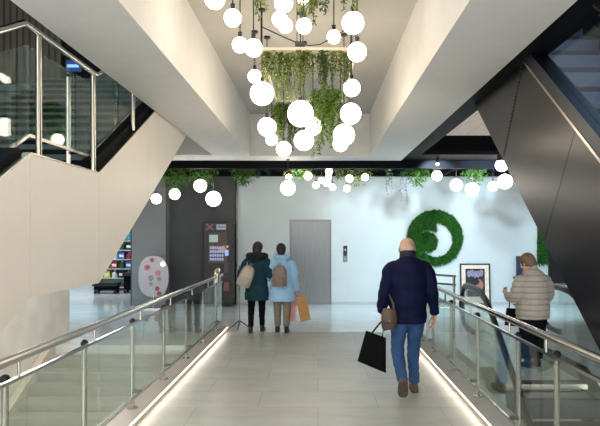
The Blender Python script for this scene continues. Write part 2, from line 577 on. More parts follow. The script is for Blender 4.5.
STEPM = mat('grey_green_step', rgb(74, 88, 86), 0.7, spec=.2, var=.08, scale=5)
for k in range(5):
    y1, z1 = 4.42 - k * 0.29, 2.26 - (k + 1) * 0.15
    MB().box(XSF, -2.31, y1 - 0.29, y1, z1 - .2, z1).build('step', STEPM, t, bevel=.006)
for k in range(13):
    y0, z1 = 5.8 + k * 0.3, 2.26 + (k + 1) * 0.152
    st_ = MB().box(XSF, -2.31, y0, y0 + 0.3, z1 - .25, z1 - .03).build('step', STEPM, t)
    MB().box(XSF, -2.31, y0 - .025, y0 + 0.28, z1 - .026, z1).build('tread', STEPM, st_, bevel=.004)
    MB().box(XSF, -2.312, y0 - .004, y0 + .01, z1 - .075, z1 - .03).build('tread_shadow_strip', M['black_paint'], st_)  # black strip paints the shadow line under the tread
MB().box(XSF, -2.31, 4.42, 5.8, 2.15, 2.26).build('landing', STEPM, t)
sp = [(1.6, ztop(1.6) - .2), (4.42, ztop(4.42) - .2), (5.8, ztop(5.8) - .2), (9.4, ztop(9.4) - .2), (9.4, ztop(9.4) + .1), (5.85, ztop(5.85) + .1), (5.8, ztop(5.79)-.01), (4.42, ztop(4.42)-.01), (4.36, ztop(4.36) + .08), (1.6, ztop(1.6) + .08)]
MB().prism(sp, -2.305, XS - .055).build('stringer', M['black_paint'], t)
def strip(pts, x0, x1, th):
    """a bar following (y, z) points"""
    up = [(y, z + th) for y, z in pts]
    return MB().prism(pts + up[::-1], x0, x1)
edge = [(1.6, ztop(1.6)), (4.42, ztop(4.42)), (5.8, ztop(5.79)), (9.0, ztop(9.0))]
strip(edge, XS - 0.05, XS + 0.006, 0.012).build('edge_trim', M['steel'], t)
XG2 = -2.25
zg = lambda y: (2.54 - 0.52 * (4.66 - y)) if y < 4.66 else (2.54 if y < 5.87 else 2.54 + 0.53 * (y - 5.87))
zh = lambda y: (3.33 - 0.5 * (4.39 - y)) if y < 4.39 else (3.33 if y < 5.8 else 3.33 + 0.505 * (y - 5.8))
for a, bb in ((2.2, 4.64), (4.66, 5.86), (5.88, 7.4), (7.42, 9.0)):
    MB().prism([(a, zg(a)), (bb, zg(bb)), (bb, zh(bb) - 0.08), (a, zh(a) - 0.08)], XG2 - 0.006, XG2 + 0.006).build('glass_panel', M['glass_dark'], t)
strip([(2.2, zg(2.2)), (4.66, 2.54), (5.87, 2.54), (9.0, zg(9.0))], XG2 - 0.011, XG2 + 0.011, 0.025).build('glass_channel', M['steel'], t)
MB().tube([(-2.15, 2.2, zh(2.2)), (-2.15, 4.39, 3.33), (-2.15, 5.8, 3.33), (-2.15, 9.0, zh(9.0))], 0.026, 12).build('handrail', M['chrome'], t, smooth=True)
for y in (3.4, 4.62, 5.74, 6.97, 8.1):
    MB().tube([(-2.15, y, ztop(y) + .02), (-2.15, y, zh(y))], 0.024, 12).build('post', M['steel'], t, smooth=True)
    for q in (0.12, 0.8):
        pass
for y in (4.3, 5.6):
    MB().tube([(-2.33, y, 2.26), (-2.33, y, 3.25)], 0.022, 10).build('inner_post', M['steel'], t, smooth=True)

# lower stairs going down on the left of the walkway
t = thing('staircase', (-3.1, 7.5, -2.0), 'pale stone stairs going down behind the left glass railing', 'staircase')
for k in range(20):
    MB().box(-4.32, -2.03, 9.7 - 0.3 * (k + 1), 9.7 - 0.3 * k + 0.02, -0.145 * (k + 1) - 0.6, -0.145 * (k + 1) + 0.0).build('step', M['stair_stone'], t, bevel=0.006)
MB().prism([(9.7, 0.06), (9.7, -0.4), (3.6, -3.36), (3.6, -2.9)], -4.36, -4.25).build('stringer', mat('pale_stringer', rgb(206, 198, 182), 0.5, var=0.04), t)
sw = MB().prism([(10.55, 0.0), (9.72, 0), (9.72, -0.5), (2.5, -4.0), (2.5, 1.3), (4.43, 1.3), (10.55, 1.30)], -4.52, -4.37)
structure(sw.build('wall_stair_side', M['stair_wall']))
structure(MB().box(-2.0, -1.985, 1.0, 9.7, -4.4, -0.005).build('wall_walkway_side', M['stair_stone']))

# ------------------------------------------------------------------ right: escalator going up (dark clad)
XE, XEF = 1.9, 3.08
SL = 0.735
zu = lambda y: 2.295 + SL * (y - 4.04)
zl = lambda y: 0.99 + SL * (y - 4.04)
t = thing('escalator', (2.5, 5.0, 0), 'dark steel clad escalator rising overhead on the right', 'escalator')
nrm = Vector((0, -SL, 1)).normalized()
alo = Vector((0, 1, SL)).normalized()
# side panels with joints square to the slope
q0 = Vector((0, 4.04, 0.99))
hgt = (2.295 - 0.99) * nrm.z
joints = [-4.2, -2.5, -1.05, 0.62, 2.0, 3.3, 5.2]
for a, bb in zip(joints[:-1], joints[1:]):
    pts = []
    for al, hh in ((a + .004, 0), (bb - .004, 0), (bb - .004, hgt), (a + .004, hgt)):
        v = q0 + alo * (al + 0.62) + nrm * hh
        pts.append((v.y, v.z))
    MB().prism(pts, XE, XE + 0.02).build('side_panel', M['dark_steel'], t)
pts = []
for al, hh in ((-3.55, 0.02), (5.8, 0.02), (5.8, hgt - 0.25), (-3.55, hgt - 0.25)):
    v = q0 + alo * al + nrm * hh
    pts.append((v.y, v.z))
MB().prism(pts, XE + 0.022, XEF).build('truss_cladding', M['dark_steel'], t)
# dotted rivet line along one joint
rv = MB()
for k in range(26):
    v = q0 + alo * (2.0 + 0.62 + 0.03) + nrm * (0.06 + k * (hgt - 0.1) / 26)
    rv.sphere((XE - 0.002, v.y, v.z), 0.009, 6, 4)
rv.build('rivet_line', M['black_plastic'], t)
for x0, x1 in ((XE - 0.015, XE + 0.13), (XEF - 0.16, XEF + 0.02)):
    pts = []
    for al, hh in ((-3.9, hgt), (5.8, hgt), (5.8, hgt + 0.12), (-3.9, hgt + 0.12)):
        v = q0 + alo * al + nrm * hh
        pts.append((v.y, v.z))
    dk = MB().prism(pts, x0, x1).build('deck', M['dark_deck'], t)
    tr = []
    for al, hh in ((-3.9, hgt - 0.01), (5.8, hgt - 0.01), (5.8, hgt + 0.012), (-3.9, hgt + 0.012)):
        v = q0 + alo * al + nrm * hh
        tr.append((v.y, v.z))
    MB().prism(tr, x0 - 0.004, x0 + 0.01).build('deck_trim', M['steel'], dk)
    pts = []
    for al, hh in ((-3.0, hgt + 0.12), (5.8, hgt + 0.12), (5.8, hgt + 0.78), (-3.0, hgt + 0.78)):
        v = q0 + alo * al + nrm * hh
        pts.append((v.y, v.z))
    MB().prism(pts, (x0 + x1) / 2 - 0.006, (x0 + x1) / 2 + 0.006).build('balustrade_glass', M['glass_thin'], t)
    a1, a2 = q0 + alo * -3.0 + nrm * (hgt + 0.8), q0 + alo * 5.8 + nrm * (hgt + 0.8)
    MB().tube([(((x0 + x1) / 2), a1.y, a1.z), (((x0 + x1) / 2), a2.y, a2.z)], 0.04, 10).build('handrail', M['rubber'], t, smooth=True)
stepm = mat('blue_grey_step_metal', rgb(58, 76, 106), 0.45, 0.1, var=0.12, scale=10)
for k in range(22):
    y = 1.9 + 0.36 * k
    z = zu(y) - 0.06
    sp_ = MB().box(XE + 0.135, XEF - 0.165, y, y + 0.37, z - 0.28, z).build('step', stepm, t, bevel=0.02)
    MB().box(XE + 0.14, XEF - 0.17, y - 0.012, y + 0.03, z - 0.035, z + 0.004).build('nosing', M['dark_deck'], sp_)
lmp = P(546, 85, 5.05)
tag(MB().sphere((XE + 0.05, lmp.y, zu(lmp.y) + 0.03), 0.035, 12, 8, 1, 1.6, 0.6).build('deck_light', emit_mat('deck_light', (0.6, 0.75, 1, 1), 1.2), t, smooth=True), 'small pale light on the deck')

# ------------------------------------------------------------------ right: escalator going down (glass sides, black handrails)
t = thing('escalator', (2.6, 6.0, -2), 'escalator going down behind the right railing with looped black handrails', 'escalator')
HL, HR = 2.12, 3.3
def hpath(x):
    pts = [(x, 3.6, 0.66 - 0.7 * 3.5), (x, 7.1, 0.66), (x, 7.32, 0.82), (x, 7.55, 0.95), (x, 7.85, 1.04), (x, 8.15, 1.065), (x, 8.55, 1.065)]
    for k in range(1, 9):
        a = PI / 2 - PI * k / 8
        pts.append((x, 8.55 + 0.3 * math.cos(a), 0.765 + 0.3 * math.sin(a)))
    pts.append((x, 8.2, 0.46))
    return pts
for x in (HL, HR):
    MB().tube(hpath(x), 0.042, 10, ry=0.035).build('handrail', M['rubber'], t, smooth=True)
    pts = [(3.6, 0.62 - 0.7 * 3.5), (7.1, 0.62), (7.32, 0.78), (7.55, 0.91), (7.85, 1.0), (8.15, 1.02), (8.55, 1.02), (8.75, .92), (8.8, .76), (8.74, .6), (8.5, .5), (8.3, .12), (7.6, .1), (7.1, -.15), (3.6, -2.6)]
    MB().prism(pts, x - 0.006, x + 0.006).build('balustrade_glass', M['glass'], t)
    pts = [(3.6, -2.55), (7.1, -0.1), (7.55, 0.12), (8.85, 0.12), (8.85, 0.005), (7.35, 0.005), (7.1, -0.3), (3.6, -2.8)]
    MB().prism(pts, x - 0.09, x + 0.09).build('deck', M['steel'], t)
    pts = [(3.6, -2.85), (7.0, -0.42), (7.34, -0.02), (7.34, -1.0), (7.0, -1.3), (3.6, -3.75)]
    MB().prism(pts, x - 0.08, x + 0.08).build('side_cladding', M['dark_steel'], t)
for k in range(11):
    y = 7.13 - 0.36 * (k + 1)
    z = -0.05 - 0.25 * k
    MB().box(HL + 0.1, HR - 0.1, y, y + 0.37, z - 0.25, z - 0.02).build('step', M['dark_deck'], t, bevel=0.015)
tag(MB().box(HL + 0.1, HR - 0.1, 7.12, 7.34, -0.05, 0.008).build('comb_plate', M['steel'], t), 'ribbed steel comb plate')
# ------------------------------------------------------------------ pendants
def pendant(px, py, r, y, top, gm, label, group):
    c = P(px, py, y)
    R = r * y / F
    t = thing('pendant_light', (c.x, c.y, c.z - R), label, 'lamp', group)
    MB().sphere(c, R, 24, 14).build('globe', gm, t, smooth=True)
    MB().tube([(c.x, c.y, c.z + R * 0.96), (c.x, c.y, c.z + R * 1.0 + 0.05)], 0.02, 10).build('lamp_holder', M['black_plastic'], t, smooth=True)
    if top - c.z - R > 0.06:
        MB().tube([(c.x, c.y, c.z + R + 0.04), (c.x, c.y, top)], 0.006, 6).build('cord', M['black_plastic'], t, smooth=True)
        MB().tube([(c.x, c.y, top - 0.02), (c.x, c.y, top)], 0.04, 12).build('ceiling_cap', M['black_plastic'], t, smooth=True)
    return t

G1 = 'lit globe pendants in the ceiling recess'
coffer_pendants = [
 (214.8, -1, 10, 5.2, 'globe pendant cut by the top edge of the picture, farthest left in the recess'),
 (232.7, 18, 8.6, 5.4, 'white globe pendant alone at upper left of the ceiling recess, right below the cut-off globe'),
 (240, 45, 7.7, 5.8, 'smaller left globe of the touching pair on the left of the ceiling recess'),
 (253.5, 48, 8.8, 5.6, 'larger right globe of the touching pair on the left, on a thick black cord'),
 (283.6, 3, 9.2, 5.0, 'topmost globe of the stacked group near the middle of the ceiling recess, between two vines'),
 (280, 19.5, 7.9, 5.3, 'middle globe of the stacked group near the middle of the ceiling recess'),
 (285.3, 25.7, 7.3, 5.6, 'lowest globe of the stacked group near the middle of the ceiling recess'),
 (303.9, 26, 7.7, 5.6, 'globe hanging under the middle vine, just right of the stacked group'),
 (303, -1, 5.5, 5.9, 'small globe at the very top, just left of the middle vine'),
 (333.8, 37, 6.8, 6.0, 'small globe on a long cord where the drooping cable ends, left of the right-hand pair'),
 (353, 23, 11, 5.2, 'big globe under the upper right vine, upper one of the right-hand pair'),
 (357, 52, 9.5, 5.6, 'globe at the right end of the pale planter bar, lower one of the right-hand pair'),
 (254.7, 76.5, 6.8, 7.2, 'small globe at left of the leafy planter, touching the top of a large globe'),
 (262, 93.5, 11.8, 6.5, 'large globe at left of the leafy planter, below the small one it touches'),
 (267, 127, 9.3, 7.4, 'globe at lower left of the leafy planter, above the left end of the lowest row'),
 (271.7, 139.6, 6, 8.8, 'small globe half hidden behind the lower left globe of the leafy planter'),
 (283.8, 149, 7.6, 8.4, 'lowest hanging globe of the recess, under the lower left vine'),
 (300.5, 113.7, 13, 6.6, 'largest globe, in the middle of the leafy planter'),
 (303.9, 140.5, 9.9, 7.6, 'globe right below the largest globe of the leafy planter'),
 (313, 126.4, 9, 8.2, 'globe squeezed between the largest globe and the lower right vine'),
 (351.8, 88, 8.5, 6.8, 'upper globe of the column on the right end of the leafy planter'),
 (350.7, 113.7, 10.4, 7.0, 'second globe down the column on the right end of the leafy planter'),
 (344, 135, 10.7, 7.3, 'third and widest globe of the column right of the lower right vine'),
 (340.5, 144, 7.6, 8.6, 'bottom globe of the column at right, tucked behind the widest one'),
]
for px, py, r, y, lab in coffer_pendants:
    pendant(px, py, r, y, CTOP, M['globe'], lab, G1)

G2 = 'lit globe pendants under the dark lobby ceiling'
lobby_pendants = [
 (156.3, 198.8, 5, 13.2, 'leftmost lobby globe, beside the beige stair side and over the shop front'),
 (174.7, 194.2, 5.3, 13.2, 'lobby globe second from the left, hanging over the edge of the grey column'),
 (200.3, 185.8, 6.3, 13.4, 'lobby globe in front of the left bush, up and left of the large one'),
 (213.5, 198.8, 7.5, 13.3, 'large lobby globe directly above the vending machine'),
 (287.9, 188, 7.4, 12.6, 'largest lobby globe, hanging over the wall left of the lift'),
 (288.9, 177, 3, 14.4, 'tiny lobby globe right above the largest lobby globe'),
 (308, 176, 3.9, 14.2, 'lobby globe in the greenery above the lift, at the left of the central cluster'),
 (315.9, 185.3, 3.2, 14.4, 'tiny lobby globe hanging alone low above the right lift door'),
 (329, 171.6, 3.6, 13.7, 'top globe of the tight central cluster of lobby globes'),
 (328.6, 176.8, 3, 14.3, 'second globe from the top in the tight central cluster'),
 (321.5, 180.4, 3.1, 14.0, 'left globe of the tight central cluster of lobby globes'),
 (326.9, 182.8, 3.6, 13.6, 'middle low globe of the tight central cluster of lobby globes'),
 (332.5, 187.2, 3.2, 14.2, 'lowest right globe of the tight central cluster of lobby globes'),
 (349.3, 178.6, 3.7, 13.9, 'lobby globe among leaves, right of the central cluster and above the call panel'),
 (347, 188.5, 3.3, 14.3, 'low tiny lobby globe below the leaves, right above the lift call panel'),
 (365, 177.2, 3.5, 13.9, 'lobby globe at the right edge of the leaves, right of the call panel'),
 (437, 175.7, 5, 13.2, 'lobby globe above the green moss ring, right beside the bright green bush'),
 (456.3, 185, 6, 13.2, 'lobby globe between the moss ring bush and the two-globe group under the spotlight'),
 (472, 189.5, 6.6, 13.0, 'lobby globe under the right bush, above the framed print'),
 (493, 186.2, 4.8, 13.3, 'small lobby globe to the left under the bright bluish spotlight'),
 (505, 181.5, 7.3, 12.9, 'large lobby globe right below the bright bluish spotlight, next to the dark escalator'),
]
for px, py, r, y, lab in lobby_pendants:
    pendant(px, py, r, y, CH, M['globe_lobby'], lab, G2)

# ------------------------------------------------------------------ planter frames in the recess
def frame(x0, x1, y0, y1, z, label):
    t = thing('planter_frame', ((x0 + x1) / 2, (y0 + y1) / 2, z), label, 'planter', None)
    for y in (y0, y1):
        MB().box(x0, x1, y - 0.02, y + 0.02, z, z + 0.035, 0.004).build('cross_bar', M['planter_bar'], t)
    for x in (x0, x1):
        MB().box(x - 0.015, x + 0.015, y0 + .02, y1 - .02, z, z + 0.03, 0.004).build('side_bar', M['planter_bar'], t)
    m = (y0 + y1) / 2
    for x in (x0, x1):
        for y in (y0, y1):
            MB().tube([(x, y, z + 0.03), (x, y, CTOP)], 0.005, 6).build('hanger', M['black_plastic'], t)
    return t
ZF = 3.75
frame(-0.61, 0.40, 6.42, 8.9, ZF, 'pale rectangular planter frame hung with vines at the far end of the ceiling recess')
frame(-0.61, 0.40, 2.6, 4.95, ZF, 'pale planter frame nearest to the viewer, mostly above the picture edge')
# driver box and drooping cables
bx = P(300, 44, 6.0)
t = thing('driver_box', bx, 'small black driver box with drooping cables in front of the pale planter bar', 'box')
MB().box(bx.x - 0.05, bx.x + 0.05, bx.y - 0.03, bx.y + 0.03, bx.z - 0.02, bx.z + 0.02, 0.006).build('casing', M['black_plastic'], t)
a = P(262, 27, 6.2)
MB().tube([a, P(275, 33, 6.15), P(287, 38.5, 6.05), bx], 0.006, 6).build('cable', M['black_plastic'], t, smooth=True)
MB().tube([a, (a.x - 0.02, a.y, CTOP)], 0.005, 6).build('cable', M['black_plastic'], t, smooth=True)
MB().tube([bx, P(310, 45.5, 6.0), P(320, 44.5, 5.9), P(332, 38, 5.8), P(345, 30, 5.6), P(350, 24, 5.4)], 0.006, 6).build('cable', M['black_plastic'], t, smooth=True)
for dx in (-0.03, 0.03):
    MB().tube([(bx.x + dx, bx.y, bx.z + 0.02), (bx.x + dx, bx.y, CTOP)], 0.004, 6).build('hanger', M['black_plastic'], t)

# ------------------------------------------------------------------ hanging plants
def vine(px0, px1, py0, py1, y, label, m='leaf', strands=9, L=0.052, W=0.028, group='hanging vines', depth=0.09, name='hanging_vine', step=0.024, top=None):
    a, b = P(px0, py0, y), P(px1, py1, y)
    zt, zb = a.z, b.z
    cx = (a.x + b.x) / 2
    t = thing(name, (cx, y, zt), label, 'plant', group)
    lf, st = MB(), MB()
    rnd = random.Random(int(px0 * 31 + py1 * 7 + y * 100))
    strands = int(strands * 1.25)
    for k in range(strands):
        x = cx + max(-.6, min(.6, rnd.gauss(0, .30))) * (b.x - a.x)
        yy = y + rnd.uniform(-depth, depth)
        ln = (zt - zb) * rnd.uniform(0.35, 1.0)
        if k == strands // 2: ln = zt - zb
        pts = []
        n = max(4, int(ln / step))
        ph, am = rnd.uniform(0, 6), rnd.uniform(.005, .022)
        ox, oy = rnd.uniform(-.03, .03), rnd.uniform(-.03, .03)
        for i in range(n + 1):
            f = i / n
            p = Vector((x + ox * math.sin(f * PI) + am * math.sin(ph + f * 9), yy + oy * math.sin(f * PI) + am * math.cos(ph + f * 8), zt - ln * f))
            pts.append(p)
        st.tube(pts, 0.0025, 4)
        for i, p in enumerate(pts):
            for q in range(3):
                an = rnd.uniform(0, 2 * PI)
                d = Vector((math.cos(an), math.sin(an), rnd.uniform(-1.0, 0.25)))
                s_ = rnd.uniform(.7, 1.25) * (1 - 0.35 * i / n)
                lf.leaf(p, d, (rnd.uniform(-.4, .4), rnd.uniform(-.4, .4), 1), L * s_, W * s_)
    lf.build('foliage', M[m], t, recalc=False)
    st.build('stem', M['stem'], t)
    return t

VG = 'hanging vines in the ceiling recess'
vine(254, 261, -20, 9, 4.95, 'short vine end at the top left of the recess, left of its thicker neighbour', strands=4, group=VG)
vine(258, 268, -22, 21, 4.9, 'thicker vine at the top left of the recess, hanging by the black cords', strands=6, group=VG)
vine(303, 313, -22, 23, 4.95, 'left one of the two twin vines at top centre of the recess', strands=6, group=VG)
vine(314, 328, -24, 24, 4.92, 'right one of the two twin vines at top centre of the recess', m='leaf_dark', strands=7, group=VG)
vine(340, 357, -24, 13, 4.95, 'bright vine at top right of the recess above the big globe', strands=7, group=VG)
vine(263, 276, 53, 90, 6.42, 'vine at the left end of the front planter bar, beside the small globes', strands=8, group=VG)
vine(275, 290, 53, 101, 6.44, 'long pale vine second from the left on the front planter bar', strands=9, group=VG)
vine(289, 303, 53, 98, 6.4, 'vine right above the largest globe on the front planter bar', strands=9, group=VG)
vine(302, 315, 53, 80, 6.42, 'short vine in the middle of the front planter bar', strands=8, group=VG)
vine(314, 333, 53, 100, 6.45, 'dark dense vine right of the middle on the front planter bar', m='leaf_dark', strands=12, group=VG)
vine(333, 350, 53, 84, 6.4, 'leafy vine at the right end of the front planter bar', strands=11, group=VG)
vine(272, 287, 104, 140, 8.9, 'vine on the left of the rear planter bar, behind the lower left globes', m='leaf_lush', strands=11, L=.07, W=.036, group=VG)
vine(285, 301, 104, 150, 8.86, 'drooping vine on the rear planter bar, left of the globe under the largest one', m='leaf_dark', strands=11, L=.07, W=.036, group=VG)
vine(314, 329, 91, 158, 7.9, 'longest vine of the recess, hanging right of the largest globe', m='leaf_lush', strands=13, L=.07, W=.036, group=VG)
vine(327, 345, 90, 138, 7.8, 'broad vine behind the right globe column', m='leaf_lush', strands=14, L=.07, W=.036, group=VG)

def bush(px0, px1, py0, py1, y, label, m='leaf_bush', n=340, L=0.15, W=0.03, droop=0.75):
    """ceiling planter: arching blades from a small dark pot under the lobby ceiling"""
    a, b = P(px0, py0, y), P(px1, py1, y)
    cx, w, zt, zb = (a.x + b.x) / 2, abs(b.x - a.x) / 2, a.z, b.z
    t = thing('hanging_bush', (cx, y, zt), label, 'plant', 'leafy bushes hanging under the dark lobby ceiling')
    MB().box(cx - w * .45, cx + w * .45, y - .09, y + .09, zt - .02, CH, 0.01).build('planter_box', M['black_plastic'], t)
    rnd = random.Random(int(px0 * 13 + y * 50))
    lf = MB()
    for k in range(n):
        x = cx + rnd.gauss(0, .42) * w
        x = max(cx - w, min(cx + w, x))
        yy = y + rnd.uniform(-.16, .16)
        edge = 1 - 0.55 * abs(x - cx) / w
        z = zt - (zt - zb) * rnd.random() ** 1.1 * edge * 0.85
        an = rnd.uniform(0, 2 * PI)
        d = Vector((math.cos(an), math.sin(an), rnd.uniform(-1.6, .1) * droop))
        lf.leaf((x, yy, z), d, (rnd.uniform(-.5, .5), rnd.uniform(-.5, .5), 1), L * rnd.uniform(.6, 1.2), W * rnd.uniform(.7, 1.3))
    lf.build('foliage', M[m], t, recalc=False)
    return t
bush(158, 190, 167, 194, 13.6, 'wide leafy bush under the dark ceiling, next to the beige stair side')
bush(184, 218, 165, 194, 13.7, 'leafy bush under the dark ceiling above the globe pair near the vending machine')
bush(231, 257, 169, 188, 13.7, 'small leafy bush under the dark ceiling at the left end of the white wall')
bush(286, 317, 167, 182, 14.3, 'thin bright leafy bush above the lift, left of the central globe cluster', n=160, m='leaf')
bush(333, 347, 165, 182, 14.2, 'dim leafy bush right above the central globe cluster', n=100, m='leaf_dark')
bush(343, 372, 167, 188, 14.3, 'bright leafy bush right of the central globe cluster above the call panel', n=200, m='leaf')
bush(404, 432, 166, 189, 13.6, 'bright green bush above the moss ring', n=320)
bush(463, 486, 167, 187, 13.6, 'green bush between the moss ring and the bluish spotlight', n=260)
vine(383, 396, 170, 194, 14.0, 'sparse thin vine under the dark lobby ceiling, left of the bright green bush', m='leaf_dark', strands=6, group='thin vines under the lobby ceiling', L=.05, W=.025, step=.07)
vine(398, 412, 172, 204, 14.2, 'longer thin vine in front of the white wall, just left of the bright green bush', m='leaf_dark', strands=5, group='thin vines under the lobby ceiling', L=.05, W=.025, step=.08)

# ------------------------------------------------------------------ lift
dz = EYE + 14 * WALL_Y / F
x0, x1, xm = -0.676, 0.286, -0.208
d = MB().box(x0 - 0.06, x1 + 0.06, WALL_Y - 0.02, WALL_Y - 0.001, 0.0, dz + 0.06).build('door_1', mat('door_frame_steel', rgb(120, 120, 122), 0.35, 0.9))
structure(d, 'brushed steel two-panel lift door in the white back wall')
MB().box(x0, xm - 0.004, WALL_Y - 0.035, WALL_Y - 0.021, 0.01, dz).build('door_panel', M['elevator_steel'], d)
MB().box(xm + 0.004, x1, WALL_Y - 0.045, WALL_Y - 0.021, 0.01, dz).build('door_panel', M['elevator_steel'], d)
t = thing('call_panel', (P(345.5, 254, WALL_Y).x, WALL_Y, 1.1), 'small black lift call panel with a display on the white wall', 'panel')
cx = P(345.3, 254, WALL_Y).x
MB().box(cx - 0.055, cx + 0.055, WALL_Y - 0.025, WALL_Y, 1.1, 1.52, 0.008).build('back_plate', mat('panel_grey', rgb(120, 124, 130), 0.4), t)
MB().box(cx - 0.045, cx + 0.045, WALL_Y - 0.032, WALL_Y - 0.025, 1.26, 1.51).build('display', mat('panel_black', rgb(14, 16, 26), 0.2), t)
MB().box(cx - 0.02, cx + 0.02, WALL_Y - 0.034, WALL_Y - 0.032, 1.38, 1.44).build('display_sign', emit_mat('panel_glow', (.5, .6, 1, 1), .6), t)
MB().tube([(cx, WALL_Y - 0.035, 1.18), (cx, WALL_Y - 0.025, 1.18)], 0.028, 16).build('button', M['chrome'], t, smooth=True)

# ------------------------------------------------------------------ moss emblem
def in_moss(x, y):                       # picture pixels
    R = math.hypot(x - 434.5, y - 238)
    if R > 27.3: return False
    D = math.hypot(x - 427.3, y - 242.2)
    if D < 9.6: return True
    if math.hypot((x - 435.5) / 0.96, y - 240) < 17.6:
        if D < 12.6: return False
        if x < 435.5 and y < 240: return True
        return False
    return True
cxm = P(434.5, 238, WALL_Y)
t = thing('moss_emblem', (cxm.x, WALL_Y - .03, cxm.z - .72), 'round green moss emblem with an inner moss disc on the white wall', 'wall decoration')
rnd = random.Random(3)
ring, disc, bk = MB(), MB(), MB()
step = 0.55
yy = 209.0
while yy < 267:
    xx = 405.0
    while xx < 464:
        if in_moss(xx, yy):
            p = P(xx, yy, WALL_Y)
            h = step * WALL_Y / F * 0.5
            if in_moss(xx - 1, yy) and in_moss(xx + 1, yy) and in_moss(xx, yy - 1) and in_moss(xx, yy + 1):
                bk.box(p.x - h, p.x + h, WALL_Y - 0.045, WALL_Y - .004, p.z - h, p.z + h)
            inner = math.hypot(xx - 427.3, yy - 242.2) < 9.8
            for q in range(3):
                an = rnd.uniform(0, 2 * PI)
                d = Vector((math.cos(an) * .8, -rnd.uniform(.3, 1.2), math.sin(an) * .8))
                (disc if inner else ring).leaf((p.x + rnd.uniform(-h, h), WALL_Y - 0.04, p.z + rnd.uniform(-h, h)), d, (rnd.uniform(-1, 1), 0, 1), rnd.uniform(.03, .09), rnd.uniform(.02, .045))
        xx += step
    yy += step
bk.build('backing', mat('moss_backing', rgb(24, 66, 34), 0.9), t)
ring.build('moss_ring', M['moss'], t, recalc=False)
tag(disc.build('moss_disc', M['moss'], t, recalc=False), 'small round moss disc inside the ring')

# green wall strip and the dark panel at the right
t = thing('green_wall', (5.83, WALL_Y, 1.05), 'tall narrow strip of green leaves on the wall beside the dark panel', 'plant')
MB().box(5.70, 5.96, WALL_Y - 0.06, WALL_Y, 1.05, 3.2).build('backing', mat('green_backing', rgb(24, 60, 30), 0.9), t)
lf = MB()
for k in range(2600):
    an = rnd.uniform(0, 2 * PI)
    lf.leaf((rnd.uniform(5.69, 5.97), WALL_Y - 0.05, rnd.uniform(1.03, 3.2)), (math.cos(an), -rnd.uniform(.3, 1), math.sin(an) - .3), (0, .3, 1), rnd.uniform(.05, .1), rnd.uniform(.02, .035))
lf.build('foliage', M['moss'], t, recalc=False)
t = thing('wall_panel', (7.2, WALL_Y, 0.5), 'large black wall panel behind the striped jacket, under the overhead escalator', 'panel')
MB().box(5.98, 8.4, WALL_Y - 0.05, WALL_Y, 0.55, 3.2).build('board', M['black_plastic'], t)
MB().box(5.98, 8.4, WALL_Y - 0.07, WALL_Y, 0.50, 0.55).build('lower_trim', M['steel'], t)

# ------------------------------------------------------------------ framed print leaning on the wall
a, b_ = P(459.5, 263.5, WALL_Y), P(489.5, 304, WALL_Y)
px0, px1, pz1 = a.x, b_.x, a.z
t = thing('framed_print', ((px0 + px1) / 2, WALL_Y - .1, 0), 'black framed print with a cream border standing on the floor against the white wall', 'picture')
pr = MB()
def lean(mb):
    return mb.transform(Matrix.Translation((0, WALL_Y - 0.03, pz1)) @ Matrix.Rotation(math.radians(-4), 4, 'X') @ Matrix.Translation((0, -WALL_Y + 0.03, -pz1)))
fw = 0.035
f = MB()
f.box(px0, px0 + fw, WALL_Y - .05, WALL_Y - .02, 0, pz1); f.box(px1 - fw, px1, WALL_Y - .05, WALL_Y - .02, 0, pz1)
f.box(px0 + fw, px1 - fw, WALL_Y - .05, WALL_Y - .02, pz1 - fw, pz1); f.box(px0 + fw, px1 - fw, WALL_Y - .05, WALL_Y - .02, 0, fw)
lean(f).build('frame', M['black_plastic'], t)
lean(MB().box(px0 + fw, px1 - fw, WALL_Y - .038, WALL_Y - .025, fw, pz1 - fw)).build('mat_board', mat('cream_mat', rgb(232, 218, 200), 0.7), t)
ix0, ix1, iz0, iz1 = px0 + .14, px1 - .14, .2, pz1 - .135
lean(MB().box(ix0, ix1, WALL_Y - .042, WALL_Y - .038, iz0, iz1)).build('picture', mat('dark_print', rgb(34, 20, 34), 0.4, var=0.5, scale=4), t)
icx = (ix0 + ix1) / 2
def disc_y(cx, cz, rx, rz, y, n=24):
    return [(cx + rx * math.cos(2 * PI * k / n), cz + rz * math.sin(2 * PI * k / n)) for k in range(n)]
m1 = MB(); 
for k in range(5):
    m1.prismy(disc_y(icx + (-.16 + .08 * k), iz1 - .13 + .02 * math.sin(k * 2), .05, .09, 0), WALL_Y - .0445 - .0004 * k, WALL_Y - .042)
lean(m1).build('printed_shape', mat('lilac_print', rgb(140, 138, 164), 0.5, var=.35, scale=20), t)
lean(MB().prismy(disc_y(icx + .06, iz1 - .42, .15, .16, 0), WALL_Y - .0445, WALL_Y - .042)).build('printed_shape', mat('orange_print', rgb(160, 112, 96), 0.5, var=.3, scale=8), t)
lean(MB().prismy(disc_y(icx - .03, iz1 - .33, .13, .1, 0), WALL_Y - .047, WALL_Y - .0445)).build('printed_shape', mat('black_print', rgb(20, 14, 20), 0.5), t)

